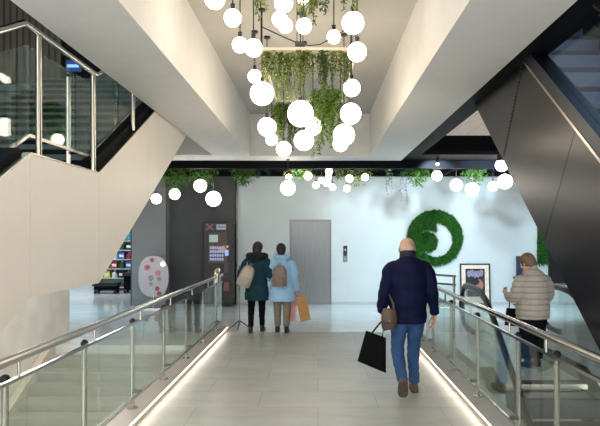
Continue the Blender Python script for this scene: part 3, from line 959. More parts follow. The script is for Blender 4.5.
# ------------------------------------------------------------------ dark information terminal
ky = 15.25
kx0, kx1 = P(517, 0, ky).x, P(528.5, 0, ky).x
t = thing('information_terminal', ((kx0 + kx1) / 2, ky, 0), 'dark blue upright terminal by the wall, left of the person in the striped jacket', 'terminal')
MB().box(kx0, kx1, ky, ky + .1, 0.7, 1.26, .01).build('screen_housing', mat('terminal_blue', rgb(30, 40, 62), 0.35), t)
MB().box(kx0 + .04, kx1 - .04, ky - .006, ky, .82, 1.2).build('screen', mat('terminal_screen', rgb(44, 58, 86), 0.15), t)
MB().box(kx0 - .09, kx1, ky - .14, ky + .05, 0.68, 0.74, .01).build('shelf', M['black_plastic'], t)
MB().box(kx0 + .06, kx1 - .08, ky + .01, ky + .09, 0.02, 0.7).build('column', M['black_plastic'], t)
MB().box(kx0 - .04, kx1 + .02, ky - .1, ky + .2, 0, 0.03).build('foot', M['black_plastic'], t)

# ------------------------------------------------------------------ vending machine
vy = 14.95
v0, v1 = P(203.5, 0, vy).x, P(232.5, 0, vy).x
vz = P(0, 222, vy).z
t = thing('vending_machine', ((v0 + v1) / 2, vy + .35, 0), 'black vending machine with a lit window standing in the dark bay', 'vending machine')
MB().box(v0, v1, vy, vy + .6, .08, vz, .012).build('cabinet', mat('vending_black', rgb(22, 22, 28), 0.35), t)
MB().box(v0 + .04, v1 - .04, vy + .03, vy + .57, 0, .08).build('plinth', M['black_plastic'], t)
W_ = v1 - v0
fx = lambda u: v0 + u * W_
yf = vy - .004
hd = MB().box(fx(.06), fx(.80), yf - .004, vy, vz - .22, vz - .03).build('header_panel', mat('vending_header', rgb(40, 34, 46), 0.4), t)
xm_ = MB()
for s in (-1, 1):
    xm_.prismy([(fx(.22) - .09 * s - .028, vz - .20), (fx(.22) - .09 * s + .028, vz - .20), (fx(.22) + .09 * s + .028, vz - .05), (fx(.22) + .09 * s - .028, vz - .05)], yf - .0062 - .0006 * s, yf - .004)
xm_.build('emblem', emit_mat('pink_emblem', (.5, .28, .36, 1), .3), hd)
MB().box(fx(.45), fx(.77), yf - .006, yf - .004, vz - .19, vz - .06).build('name_plate', emit_mat('white_plate', (.7, .74, .82, 1), .38), hd)
mk = MB()
for k in range(5):
    mk.box(fx(.49 + .053 * k), fx(.515 + .053 * k), yf - .0072, yf - .006, vz - .15, vz - .10 + .015 * (k % 2))
mk.build('plate_marks', mat('plate_ink', rgb(60, 60, 72), .5), hd)
wn = MB().box(fx(.18), fx(.82), yf - .003, vy, 1.10, vz - .26).build('lit_window', emit_mat('window_glow', (.26, .20, .15, 1), .28), t)
MB().box(fx(.20), fx(.50), yf - .006, yf - .003, vz - .50, vz - .32).build('picture', emit_mat('window_picture', (.50, .66, .64, 1), .55), wn)
MB().prismy([(fx(.5), vz - .75), (fx(.78), vz - .78), (fx(.8), vz - .58), (fx(.55), vz - .62)], yf - .006, yf - .003).build('picture', emit_mat('window_tan', (.62, .42, .25, 1), .5), wn)
MB().prismy([(fx(.22), vz - .76), (fx(.45), vz - .80), (fx(.5), vz - .62), (fx(.28), vz - .58)], yf - .006, yf - .003).build('picture', emit_mat('window_brown', (.35, .2, .12, 1), .5), wn)
for r_ in range(4):
    for c_ in range(6):
        x = fx(.22) + c_ * W_ * .082
        z = 1.16 + r_ * .095
        MB().box(x, x + W_ * .06, yf - .007, yf - .003, z, z + .065).build('key', emit_mat('key_glow', (.50, .58, .95, 1), .55) if (r_ + c_) == 0 else bpy.data.materials['key_glow'], wn)
MB().box(fx(.74), fx(.86), yf - .008, vy, 1.28, 1.42).build('display', emit_mat('blue_display', (.35, .5, 1, 1), .9), t)
MB().box(fx(.74), fx(.86), yf - .006, vy, 1.48, 1.53).build('coin_slot', M['steel'], t)
MB().box(fx(.72), fx(.86), yf - .006, vy, .86, 1.12).build('card_reader', mat('reader_grey', rgb(70, 66, 70), .4), t)
MB().box(fx(.2), fx(.66), yf - .012, vy, .5, .82).build('delivery_flap', mat('flap_grey', rgb(48, 48, 54), .25), t)
MB().box(fx(.70), fx(.88), yf - .006, vy, .40, .62).build('notice', mat('notice_pink', rgb(128, 92, 88), .5), t)

# ------------------------------------------------------------------ oval sign in front of the grey column
oy = 14.6
c0 = P(153.6, 276.5, oy)
rx, rz = 15 * oy / F, 20.6 * oy / F
t = thing('oval_sign', (c0.x, oy, 0), 'pale oval standing sign with pink round motifs in front of the grey column', 'sign')
def superell(cx, cz, rx, rz, n=40, e=2.5):
    o = []
    for k in range(n):
        a = 2 * PI * k / n
        ca, sa = math.cos(a), math.sin(a)
        o.append((cx + rx * abs(ca) ** (2 / e) * (1 if ca > 0 else -1), cz + rz * abs(sa) ** (2 / e) * (1 if sa > 0 else -1)))
    return o
bd = MB().prismy(superell(c0.x, c0.z, rx, rz), oy - .015, oy + .015).build('board', mat('pale_sign', rgb(196, 190, 198), .35, var=.05), t)
MB().box(c0.x - .2, c0.x + .2, oy - .15, oy + .15, 0, .03).build('foot', M['steel'], t)
MB().tube([(c0.x, oy, .03), (c0.x, oy, c0.z - rz + .05)], .02, 10).build('stand_pole', M['steel'], t, smooth=True)
pk, rd, gy = mat('pink_motif', rgb(210, 140, 142), .5, var=.3, scale=20), mat('red_motif', rgb(166, 94, 92), .5, var=.3, scale=20), mat('grey_motif', rgb(156, 146, 158), .5, var=.3, scale=20)
for x, y, r, m in ((147.5, 267.5, 3.3, pk), (158.3, 273, 2.9, pk), (152.3, 260, 2.2, rd), (157.5, 288.5, 2.3, rd), (159.5, 293.5, 2.4, rd), (151, 278, 2.8, gy), (159.5, 279, 2.3, gy), (151, 284, 2.0, gy), (147.6, 267.5, 1.5, rd)):
    p = P(x, y, oy)
    MB().prismy(disc_y(p.x, p.z, r * oy / F, r * oy / F, 0, 16), oy - .018 - .001 * (r < 2), oy - .015).build('motif', m, bd)
p = P(163, 264, oy)
tag(MB().sphere((p.x, oy - .02, p.z), .055, 16, 8, 1, .3, 1).build('lamp', emit_mat('sign_lamp', (1, .95, .85, 1), 3), bd, smooth=True), 'small glowing white spot')

# slim pole stand by the walkway end
sx, sy = P(239.5, 0, 11.45).x, 11.45
t = thing('pole_stand', (sx, sy, 0), 'slim metal pole stand on three feet at the end of the left railing', 'stand')
MB().tube([(sx, sy, .05), (sx, sy, 1.2)], .012, 8).build('pole', M['steel'], t, smooth=True)
for k in range(3):
    a = k * 2 * PI / 3 + .5
    MB().tube([(sx, sy, .16), (sx + .2 * math.cos(a), sy + .2 * math.sin(a), .012)], .01, 8).build('foot', M['black_plastic'], t, smooth=True)

# ------------------------------------------------------------------ shop: shelf unit with packs, black displays
sy0 = 19.3
t = thing('shelf_unit', (-6.35, sy0 + .2, 0), 'tall shop shelf unit full of colourful packs behind the beige stairs', 'shelf')
SX0, SX1 = P(97, 0, sy0).x, P(139.5, 0, sy0).x
for x in (SX0 - .03, SX1):
    MB().box(x, x + .03, sy0, sy0 + .4, 0, 2.7).build('side_panel', mat('shelf_white', rgb(200, 206, 208), .5), t)
MB().box(SX0, SX1, sy0 + .38, sy0 + .4, 0, 2.7).build('back_panel', mat('shelf_back', rgb(120, 150, 150), .5), t)
levels = [.12, .42, .72, 1.02, 1.32, 1.62, 1.92, 2.22]
for z in levels:
    MB().box(SX0, SX1, sy0, sy0 + .38, z - .025, z).build('shelf_board', mat('shelf_board', rgb(190, 196, 198), .5), t)
MB().box(SX0, SX1, sy0, sy0 + .4, 2.62, 2.7).build('top_panel', mat('shelf_top', rgb(200, 206, 208), .5), t)
pal = [('yellow', rgb(214, 206, 60)), ('lime green', rgb(140, 190, 60)), ('blue', rgb(56, 110, 180)), ('black', rgb(24, 30, 34)), ('white', rgb(220, 226, 226)), ('teal', rgb(60, 150, 160)), ('dark green', rgb(40, 84, 54)), ('pale blue', rgb(150, 190, 214)), ('red', rgb(180, 44, 50))]
pm = {n: mat('pack_' + n.replace(' ', '_'), c, .4, var=.35, scale=25) for n, c in pal}
cap_m = mat('pack_cap', rgb(230, 230, 226), .4)
rnd = random.Random(11)
proto = {}
ordn = ['rightmost', 'second from the right', 'third from the right', 'fourth from the right', 'fifth from the right']
lvln = ['lowest', 'second lowest', 'third lowest', 'fourth lowest', 'fifth lowest', 'sixth lowest', 'seventh lowest', 'top']
for li, z in enumerate(levels[1:], 1):
    for k in range(5):
        if k > max(1, 4 - (li // 2)): continue
        cn = pal[(li * 4 + k * 3 + rnd.randint(0, 2)) % len(pal)][0]
        w, h = .19, rnd.choice((.2, .22, .25))
        x = SX1 - .13 - k * .235
        bottle = (li + k) % 2 == 0
        key = (cn, bottle)
        if key not in proto:
            o = thing('bottle' if bottle else 'packet', (x, sy0 + .12, z), '', 'bottle' if bottle else 'packet')
            if bottle:
                MB().tube([(x, sy0 + .12, z), (x, sy0 + .12, z + .02), (x, sy0 + .12, z + .15), (x, sy0 + .12, z + .2)], [.085, .09, .09, .03], 14).build('bottle_body', pm[cn], o, smooth=True)
                MB().tube([(x, sy0 + .12, z + .2), (x, sy0 + .12, z + .245)], .035, 10).build('cap', cap_m, o, smooth=True)
            else:
                MB().box(x - .095, x + .095, sy0 + .05, sy0 + .19, z, z + .23, .008).build('carton', pm[cn], o)
                MB().box(x - .07, x + .07, sy0 + .046, sy0 + .05, z + .07, z + .15).build('front_label', cap_m, o)
            proto[key] = o
        else:
            src = proto[key]
            o = src.copy(); COL.objects.link(o); o.location = (x, sy0 + .12, z)
            for ch in src.children:
                c2 = ch.copy(); COL.objects.link(c2); c2.parent = o
        o['label'] = '%s %s, %s on the %s shelf of the shop display' % (cn, 'bottle' if bottle else 'packet', ordn[k], lvln[li])
        o['group'] = 'packs on the shop shelves'

def trolley(px0, px1, py0, py1, y, label, wheels=True):
    a, b = P(px0, py0, y), P(px1, py1, y)
    z0, z1 = 0.0, a.z
    t = thing('display_table', ((a.x + b.x) / 2, y + .2, 0), label, 'display table', None)
    MB().box(a.x, b.x, y, y + .4, z1 - .1, z1, .01).build('tray', M['black_plastic'], t)
    MB().box(a.x + .04, b.x - .04, y + .04, y + .36, z0 + .12, z1 - .1).build('body', M['black_paint'], t)
    for x in (a.x + .08, b.x - .08):
        for yy in (y + .06, y + .34):
            MB().tube([(x - .03, yy, .06), (x + .03, yy, .06)], .06, 14).build('wheel', M['rubber'], t, smooth=True)
    return t
trolley(92, 117, 283, 293, 18.3, 'low black wheeled display table, left one of two by the shop shelf')
trolley(122, 138.5, 273, 293, 18.5, 'taller black display box on wheels right in front of the shop shelf')
for px, w_, h_, cn, lab in ((79, 8, 11, 'red', 'red crate'), (96, 7, 10, 'yellow', 'yellow crate')):
    pass

# ------------------------------------------------------------------ blue screen in the upper void
a, b = P(64.5, 59, 10.3), P(81, 71.5, 10.3)
t = thing('wall_screen', ((a.x + b.x) / 2, 10.35, b.z), 'small glowing blue screen high on the dark wall seen through upper left opening', 'screen')
MB().box(a.x, b.x, 10.34, 10.4, b.z, a.z).build('housing', M['black_plastic'], t)
MB().box(a.x + .02, b.x - .02, 10.335, 10.34, b.z + .02, a.z - .02).build('screen', emit_mat('blue_screen', (.03, .10, .35, 1), .6), t)
MB().box(a.x + .03, b.x - .05, 10.33, 10.335, b.z + .08, b.z + .13).build('screen_bar', emit_mat('blue_screen_bar', (.3, .6, 1, 1), 1.0), t)

# ------------------------------------------------------------------ bright bluish spotlight and a ceiling track spot
def spot(px, py, y, r, label, strength, target, power, ang, colr):
    p = P(px, py, y)
    t = thing('spotlight', p, label, 'lamp')
    dirv = (Vector(target) - p).normalized()
    MB().tube([(p.x, p.y, p.z + r * .55), (p.x, p.y, p.z + r * .55 + .12)], r * .8, 16).build('housing', M['black_plastic'], t, smooth=True)
    MB().tube([(p.x, p.y, p.z + r * .55 + .11), (p.x, p.y, max(CH, p.z + r * .55 + .13))], .012, 8).build('mount', M['black_plastic'], t, smooth=True)
    MB().sphere(p, r, 16, 10, 1, 1, 1).build('lens', emit_mat('spot_lens_%d' % int(px), colr + (1,), strength), t, smooth=True)
    l = bpy.data.lights.new('spot', 'SPOT')
    l.energy = power
    l.color = colr
    l.spot_size = math.radians(ang)
    l.spot_blend = 0.4
    l.shadow_soft_size = 0.05
    o = bpy.data.objects.new('spot_beam', l)
    COL.objects.link(o)
    o.parent = t
    o.location = dirv * (r + .02)
    o.rotation_euler = dirv.to_track_quat('-Z', 'Y').to_euler()
spot(502, 165, 11.7, .125, 'bright bluish white spotlight beside the dark overhead escalator', 25, (4.2, 15.6, 1.6), 230, 120, (.66, .84, 1.0))
spot(437.5, 164, 12.3, .035, 'small ceiling spot above the moss ring', 6, (2.9, 15.6, 1.9), 210, 95, (.74, .90, 1.0))
# ------------------------------------------------------------------ people
SK = mat('skin', rgb(204, 158, 136), 0.5, var=0.06, scale=20)
SK2 = mat('skin_light', rgb(214, 170, 150), 0.5, var=0.05, scale=20)
EYEM = mat('eye_white', rgb(220, 216, 210), 0.2)
IRIS = mat('eye_iris', rgb(50, 40, 34), 0.2)

def finger_parts(wr, d, n, curl, left, s=1.0):
    """palm and five fingers. wr wrist, d direction of the hand, n palm normal (the side fingers curl to)"""
    d, n = Vector(d).normalized(), Vector(n)
    n = (n - d * n.dot(d)).normalized()
    sd = d.cross(n) * (1 if left else -1)       # towards the thumb
    wr = Vector(wr)
    out = []
    pl = 0.092 * s
    out.append(('loft', [(*wr, .026 * s, .02 * s), (*(wr + d * pl * .35), .036 * s, .018 * s), (*(wr + d * pl * .8), .042 * s, .016 * s), (*(wr + d * pl), .038 * s, .013 * s)], tuple(sd)))
    for k, (off, L) in enumerate(((.031, .074), (.0105, .083), (-.0105, .077), (-.031, .061))):
        p = wr + d * pl * (.93 - .05 * abs(k - 1)) + sd * off * s
        q = p.copy()
        rows = [(*(wr + d * pl * .55 + sd * off * .8 * s), .010 * s, .010 * s), (*p, .0098 * s, .0098 * s)]
        a = 0.15
        for j, fr in enumerate((.42, .33, .25)):
            a += curl * (.6, 1.0, .8)[j]
            q = q + (d * math.cos(a) + n * math.sin(a)) * L * fr * s
            r = (.0095, .0088, .0075)[j] * s
            rows.append((*q, r, r))
        out.append(('loft', rows, tuple(sd)))
    t0 = wr + d * pl * .22 + sd * .025 * s
    t1 = t0 + (d * .6 + sd * .75 + n * .25).normalized() * .045 * s
    t2 = t1 + (d * .85 + sd * .2 + n * (.3 + curl * .5)).normalized() * .034 * s
    t3 = t2 + (d * .85 - sd * .05 + n * (.3 + curl * .7)).normalized() * .025 * s
    out.append(('loft', [(*(t0 - sd * .012 * s), .013 * s, .013 * s), (*t1, .012 * s, .012 * s), (*t2, .0105 * s, .0105 * s), (*t3, .008 * s, .008 * s)], (0, 0, 1)))
    return out

def head_parts(c, yaw=0.0, pitch=0.0, s=1.0):
    """head looks along +Y before turning"""
    R = Euler((pitch, 0, yaw)).to_matrix()
    f = lambda x, y, z: tuple(Vector(c) + R @ Vector((x, y, z)) * s)
    r = (pitch, 0, yaw)
    return [
        ('ball', f(0, -.012, .025), .098 * s, .80, 1.0, .92, r),
        ('ball', f(0, .02, -.045), .072 * s, .82, .95, 1.0, r),
        ('ball', f(0, .05, -.085), .034 * s, 1.1, .95, .8, r),
        ('loft', [(*f(0, .085, .015), .010 * s, .012 * s), (*f(0, .108, -.018), .014 * s, .014 * s), (*f(0, .098, -.034), .016 * s, .010 * s)], tuple(R @ Vector((1, 0, 0)))),
        ('ball', f(0, .088, -.062), .022 * s, 1.1, .5, .42, r),
        ('ball', f(.079, -.008, -.012), .03 * s, .32, .6, 1.0, r),
        ('ball', f(-.079, -.008, -.012), .03 * s, .32, .6, 1.0, r),
    ], f, r

def eyes(t, f, s=1.0):
    for sx in (-.031, .031):
        c = f(sx, .076, .008)
        e = MB().sphere(c, .0125 * s, 12, 8).build('eye', EYEM, t, smooth=True, local=True)
        c2 = f(sx, .0845, .008)
        MB().sphere(c2, .006 * s, 10, 6).build('iris', IRIS, e, smooth=True, local=True)

def shrink(rows, k, dk=0.0):
    return [(x, y, z, max(a * k - dk, .01), max(b * k - dk, .01)) for x, y, z, a, b in rows]

def shoe(name, heel, toe, m, t, w=.047, h=.075, label=None, ank=None, sole=None):
    """heel and toe on the sole line (local coordinates)"""
    heel, toe = Vector(heel), Vector(toe)
    d = (toe - heel).normalized()
    sd = Vector((d.y, -d.x, 0)).normalized()
    up = sd.cross(d)
    if up.z < 0 and abs(d.z) < .7: up = -up
    L = (toe - heel).length
    g = lambda u, v: heel + d * L * u + up * v
    rows = [(*g(-.01, h * .5), .03, .04), (*g(.12, h * .5), w * .9, h * .52), (*g(.35, h * .42), w, h * .46), (*g(.7, h * .33), w * 1.1, h * .34), (*g(.93, h * .28), w * .9, h * .27), (*g(1.0, h * .25), w * .5, h * .16)]
    parts = [('loft', rows, tuple(sd))]
    a = Vector(ank) if ank else g(.18, h * 1.6)
    parts.append(('loft', [(*g(.2, h * .5), .042, .05), (*a, .043, .045)], tuple(sd)))
    o = blob(name, parts, m, t, .008, 2)
    srows = [(*g(-.02, 0.0), .034, .012), (*g(.15, 0.0), w * .98, .013), (*g(.6, 0.0), w * 1.1, .013), (*g(.9, 0.0), w * .98, .012), (*g(1.01, 0.0), w * .5, .01)]
    blob('sole', [('loft', srows, tuple(sd))], sole or M['rubber'], o, .008, 1)
    return o

def person(loc, label, rotz=0):
    t = thing('person', loc, label, 'person')
    t.rotation_euler = (0, 0, rotz)
    return t

def clothes_fold(amp, fx, fz, seed):
    def f(co, n):
        w = math.sin(co.z * fz + co.x * fx + seed) * math.sin(co.x * fx * 1.7 - co.z * fz * .4 + seed * 2) + .5 * math.sin(co.z * fz * 2.3 + seed)
        return co + n * amp * w
    return f

# ---- man in the navy jacket --------------------------------------------------
t = person((1.005, 6.7, 0), 'bald man in navy jacket and jeans walking away with a black tote bag')
hp, f, r = head_parts((.0, .06, 1.622), -0.15, -0.16, 1.10)
torso = [(0, 0, .83, .17, .12), (0, 0, .95, .17, .12), (0, -.005, 1.12, .165, .115), (0, -.01, 1.3, .185, .12), (0, -.01, 1.42, .18, .1), (0, .0, 1.49, .10, .07), (0, .01, 1.54, .06, .062)]
aL = [(-.13, -.01, 1.4, .05, .05), (-.19, -.02, 1.35, .055, .055), (-.25, -.05, 1.16, .045, .045), (-.275, .0, 1.0, .038, .038), (-.277, .06, .905, .03, .026)]
aR = [(.13, -.01, 1.4, .05, .05), (.19, -.01, 1.35, .055, .055), (.25, -.03, 1.16, .045, .045), (.285, .02, 1.0, .038, .038), (.31, .06, .89, .03, .026)]
lL = [(-.09, 0, .92, .085, .085), (-.1, -.0, .78, .085, .09), (-.115, -.005, .52, .055, .06), (-.105, -.09, .36, .05, .055), (-.085, -.17, .22, .038, .042)]
lR = [(.09, 0, .92, .085, .085), (.088, .03, .78, .085, .09), (.075, .085, .50, .055, .06), (.075, .10, .33, .05, .055), (.085, .11, .12, .038, .042)]
ftL = [(-.085, -.17, .22, .04, .04), (-.085, -.2, .15, .033, .036), (-.085, -.17, .085, .033, .025), (-.08, -.14, .05, .028, .02)]
ftR = [(.085, .11, .12, .04, .04), (.085, .12, .05, .036, .03), (.095, .24, .04, .038, .025), (.1, .3, .03, .03, .018)]
body = hp + [('loft', torso), ('loft', [(0, .01, 1.50, .06, .062), (0, .03, 1.58, .058, .062)]), ('loft', aL), ('loft', aR), ('loft', lL), ('loft', lR), ('loft', ftL), ('loft', ftR)]
body += finger_parts((-.277, .06, .905), (-.02, .06, -1), (1, .1, 0), 1.25, False, 1.05)
body += finger_parts((.312, .06, .885), (-.03, .05, -1), (-1, -.1, 0), .38, True, 1.1)
blob('body', body, SK, t, .0065, 3)
eyes(t, f, 1.10)
# short grey hair around the back of the head
blob('hair', [('loft', [(*f(-.076, .02, .0), .005, .02), (*f(-.070, -.055, -.005), .006, .028), (*f(-.036, -.098, -.012), .006, .032), (*f(.036, -.098, -.012), .006, .032), (*f(.070, -.055, -.005), .006, .028), (*f(.076, .02, .0), .005, .02)], (0, .5, .0))], mat('grey_stubble', rgb(204, 178, 164), .8, var=.15, scale=80), t, .006, 2)
NAVY = mat('navy_padded_fabric', rgb(13, 18, 52), .7, spec=.15, var=.25, scale=9, bump=.25, bscale=60)
jt = [(0, 0, .80, .205, .15), (0, 0, .83, .212, .155), (0, 0, .95, .208, .15), (0, -.01, 1.12, .207, .15), (0, -.02, 1.30, .218, .155), (0, -.02, 1.42, .205, .14), (0, -.01, 1.485, .155, .115), (0, .005, 1.53, .092, .095), (0, .012, 1.585, .09, .095)]
jaL = [(-.13, -.01, 1.435, .07, .085), (-.2, -.02, 1.395, .078, .085), (-.238, -.045, 1.29, .073, .078), (-.262, -.055, 1.17, .068, .072), (-.285, -.01, 1.03, .062, .064), (-.29, .045, .915, .053, .055)]
jaR = [(.13, -.01, 1.435, .07, .085), (.2, -.015, 1.395, .078, .085), (.238, -.025, 1.29, .073, .078), (.262, -.035, 1.17, .067, .07), (.288, .01, 1.03, .061, .062), (.308, .05, .90, .051, .053)]
blob('jacket', [('loft', jt), ('loft', jaL), ('loft', jaR)], NAVY, t, .011, 4, clothes_fold(.006, 9, 22, 1.0))
blob('collar', [('loft', [(0, .008, 1.52, .098, .102), (0, .016, 1.605, .09, .097)])], mat('navy_collar', rgb(18, 22, 44), .7), t, .01, 2)
JEAN = mat('blue_denim', rgb(52, 80, 122), .85, spec=.2, var=.22, scale=7, bump=.2, bscale=150)
hips = [(0, 0, 1.0, .165, .12), (0, -.005, .9, .175, .13), (0, 0, .80, .172, .125)]
jl = [(-.088, 0, .90, .09, .11), (-.092, .0, .78, .097, .11), (-.11, .0, .64, .083, .09), (-.117, -.005, .50, .073, .076), (-.107, -.08, .37, .07, .075), (-.09, -.16, .23, .06, .066), (-.085, -.18, .19, .061, .066)]
jr = [(.088, 0, .90, .09, .11), (.09, .02, .78, .097, .11), (.082, .06, .64, .083, .09), (.075, .085, .50, .073, .076), (.074, .095, .35, .066, .072), (.084, .105, .16, .06, .066), (.086, .105, .105, .062, .07)]
blob('jeans', [('loft', hips), ('loft', jl), ('loft', jr)], JEAN, t, .010, 3, clothes_fold(.004, 14, 38, 2.0))
SOLE = mat('brown_sole', rgb(84, 70, 60), .8, var=.2, scale=25)
BROWN = mat('brown_suede', rgb(96, 80, 68), .8, var=.2, scale=25, bump=.2)
shoe('shoe', (-.09, -.262, .205), (-.078, -.15, .012), BROWN, t, .054, .09, ank=(-.087, -.18, .215), sole=SOLE)
shoe('shoe', (.085, .055, .013), (.105, .335, .013), BROWN, t, .05, .085, ank=(.085, .105, .14), sole=SOLE)
# tote bag
tb = thing('tote_bag', (.62, 6.55, .3), 'black fabric tote bag swinging from the left hand of the man in jeans', 'bag')
def pillow(c4, th, n=8, d=Vector((0, 1, 0))):
    """closed cushion between four corners (tl, tr, br, bl)"""
    mb = MB()
    tl, tr, br, bl = [Vector(p) for p in c4]
    fr, bk = [], []
    for j in range(n + 1):
        v = j / n
        rf, rb = [], []
        for i in range(n + 1):
            u = i / n
            p = (tl * (1 - u) + tr * u) * (1 - v) + (bl * (1 - u) + br * u) * v
            e = th * (max(0.0, 1 - (2 * u - 1) ** 4) ** .6) * (.35 + .65 * v if v < .9 else 1.0 - (v - .9) * 6) + .004
            rf.append(mb.bm.verts.new(p - d * e)); rb.append(mb.bm.verts.new(p + d * e))
        fr.append(rf); bk.append(rb)
    for j in range(n):
        for i in range(n):
            mb.bm.faces.new([fr[j][i], fr[j][i + 1], fr[j + 1][i + 1], fr[j + 1][i]])
            mb.bm.faces.new([bk[j][i], bk[j + 1][i], bk[j + 1][i + 1], bk[j][i + 1]])
    for j in range(n):
        mb.bm.faces.new([fr[j][0], fr[j + 1][0], bk[j + 1][0], bk[j][0]])
        mb.bm.faces.new([fr[j][n], bk[j][n], bk[j + 1][n], fr[j + 1][n]])
    for i in range(n):
        mb.bm.faces.new([fr[0][i], bk[0][i], bk[0][i + 1], fr[0][i + 1]])
        mb.bm.faces.new([fr[n][i], fr[n][i + 1], bk[n][i + 1], bk[n][i]])
    return mb
BLK = mat('black_canvas', rgb(9, 10, 12), .8, spec=.12, var=.25, scale=8, bump=.3, bscale=40)
yb = 6.66
pillow([P(366, 330.5, yb), P(386, 338, yb - .03), P(386, 373, yb - .05), P(357.5, 361, yb)], .03).build('bag_body', BLK, tb, smooth=True)
hx = Vector((1.02 - .283, 6.7 + .085, .815))
hx2 = hx + Vector((.012, 0, 0))
for a_, b_, yo in ((P(372, 333, yb), P(382.5, 337, yb - .03), -.018), (P(372, 333, yb), P(382.5, 337, yb - .03), .018)):
    o_ = Vector((0, yo, 0))
    MB().tube([a_ + o_ + Vector((0, 0, -.03)), a_ + o_, (a_ + hx * 2) / 3 + Vector((-.008, yo * .6, 0)), hx + Vector((-.008, yo * .3, 0)), hx + Vector((0, 0, .012)), hx2 + Vector((.012, yo * .3, 0)), (b_ * 2 + hx2) / 3, b_ + o_, b_ + o_ + Vector((0, 0, -.03))], (.009), 8, ry=.004).build('strap', BLK, tb, smooth=True)
# brown shoulder bag at his hip
sb = thing('shoulder_bag', (.755, 6.50, .76), 'brown leather shoulder bag hanging at left hip of the man in the navy jacket', 'bag')
LEA = mat('dark_brown_leather', rgb(70, 54, 44), .5, var=.2, scale=10, bump=.1)
y_ = 6.50
g = blob('bag_body', [('loft', [(.825 - .8, 0, .0, .075, .045), (.815 - .8, 0, .05, .085, .05), (.815 - .8, 0, .16, .08, .045), (.82 - .8, 0, .22, .065, .035)])], LEA, sb, .01, 2)
blob('flap', [('loft', [(.015, -.012, .075, .086, .052), (.015, -.012, .16, .083, .05), (.02, -.008, .226, .068, .04)])], mat('brown_flap', rgb(86, 66, 52), .45, var=.2, scale=10), sb, .01, 2)
MB().tube([(.07, .0, .20), (.062, .01, .27), (.03, .10, .36), (-.01, .2, .44)], .012, 8, ry=.004).build('strap', LEA, sb, smooth=True, local=True)
MB().sphere((.015, -.068, .10), .011, 10, 6).build('clasp', M['chrome'], sb, smooth=True, local=True)

# ---- helper for the two women at the lobby edge ------------------------------
def backpack(loc, rot, w, h, d, m, m2, label):
    t = thing('backpack', loc, label, 'bag')
    t.rotation_euler = rot
    blob('pack_body', [('loft', [(0, 0, 0, w * .42, d * .42), (0, 0, h * .06, w * .5, d * .5), (0, 0, h * .45, w * .5, d * .5), (0, 0, h * .78, w * .45, d * .44), (0, 0, h * .95, w * .3, d * .3), (0, 0, h, w * .15, d * .16)])], m, t, .01, 2)
    blob('front_pocket', [('loft', [(0, -d * .42, h * .08, w * .32, d * .16), (0, -d * .46, h * .22, w * .38, d * .2), (0, -d * .42, h * .46, w * .34, d * .14)])], m2, t, .009, 2)
    MB().tube([(0, -.01, h), (-.03, 0, h + .03), (0, 0, h + .045), (.03, 0, h + .03), (.0, .01, h)], .007, 8).build('top_handle', m2, t, smooth=True, local=True)
    for s in (-1, 1):
        MB().tube([(s * w * .22, d * .42, h * .93), (s * w * .30, d * .42 + .05, h * 1.12), (s * w * .36, d * .42 + .16, h * 1.06), (s * w * .40, d * .42 + .22, h * .8), (s * w * .42, d * .42 + .12, h * .25), (s * w * .4, d * .35, h * .1)], .016, 8, ry=.005).build('strap', m2, t, smooth=True, local=True)
    MB().tube([(-w * .44, -.03, h * .55), (-w * .36, -.04, h * .8), (0, -.05, h * .93), (w * .36, -.04, h * .8), (w * .44, -.03, h * .55)], .005, 6).build('zip', M['black_plastic'], t, smooth=True, local=True)
    return t

def shape_legs(sep, yl, yr, hip=.86, rt=.085, rk=.06, ra=.05, top=.95):
    L = [(-sep, 0, top, rt, rt), (-sep, yl * .15, hip - .1, rt, rt * 1.05), (-sep, yl * .5, .47, rk, rk * 1.05), (-sep * .95, yl, .12, ra, ra * 1.1)]
    R = [(sep, 0, top, rt, rt), (sep, yr * .15, hip - .1, rt, rt * 1.05), (sep, yr * .5, .47, rk, rk * 1.05), (sep * .95, yr, .12, ra, ra * 1.1)]
    return L, R

# woman in the dark green parka
t = person((-1.12, 11.0, 0), 'person in a dark teal hooded parka walking with a pale backpack')
hp, f, r = head_parts((.02, .04, 1.545), -.25, -.05, .98)
L, R = shape_legs(.085, -.05, .16, rt=.075, rk=.052, ra=.036)
L = [(x - .03 * (1 - min(1, z / .9)), y, z, a, b) for x, y, z, a, b in L]
tor = [(0, 0, .82, .15, .11), (0, 0, .98, .14, .10), (0, 0, 1.12, .13, .1), (0, 0, 1.27, .15, .1), (0, 0, 1.36, .14, .08), (0, .01, 1.42, .07, .06)]
AL = [(-.13, 0, 1.35, .05, .05), (-.2, 0, 1.28, .05, .05), (-.285, -.05, 1.06, .042, .042), (-.26, .06, .93, .032, .03), (-.22, .12, .90, .028, .024)]
AR = [(.13, 0, 1.35, .05, .05), (.2, 0, 1.28, .05, .05), (.235, -.03, 1.06, .042, .042), (.23, .1, 1.0, .034, .03), (.2, .2, 1.0, .028, .024)]
fL = [(L[-1][0], L[-1][1], .12, .036, .04), (L[-1][0], L[-1][1] + .02, .045, .036, .03), (L[-1][0] - .02, L[-1][1] + .16, .03, .034, .02)]
fR = [(R[-1][0], R[-1][1], .12, .036, .04), (R[-1][0], R[-1][1] + .02, .045, .036, .03), (R[-1][0] + .02, R[-1][1] + .16, .03, .034, .02)]
body = hp + [('loft', tor), ('loft', [(0, .01, 1.4, .05, .052), (.01, .025, 1.5, .05, .052)]), ('loft', AL), ('loft', AR), ('loft', L), ('loft', R), ('loft', fL), ('loft', fR)]
body += finger_parts((-.22, .12, .90), (.5, .8, -.3), (1, -.3, 0), .5, False, .92)
body += finger_parts((.2, .2, 1.0), (-.4, .9, 0), (0, -.2, -1), .7, True, .92)
blob('body', body, SK2, t, .0065, 3)
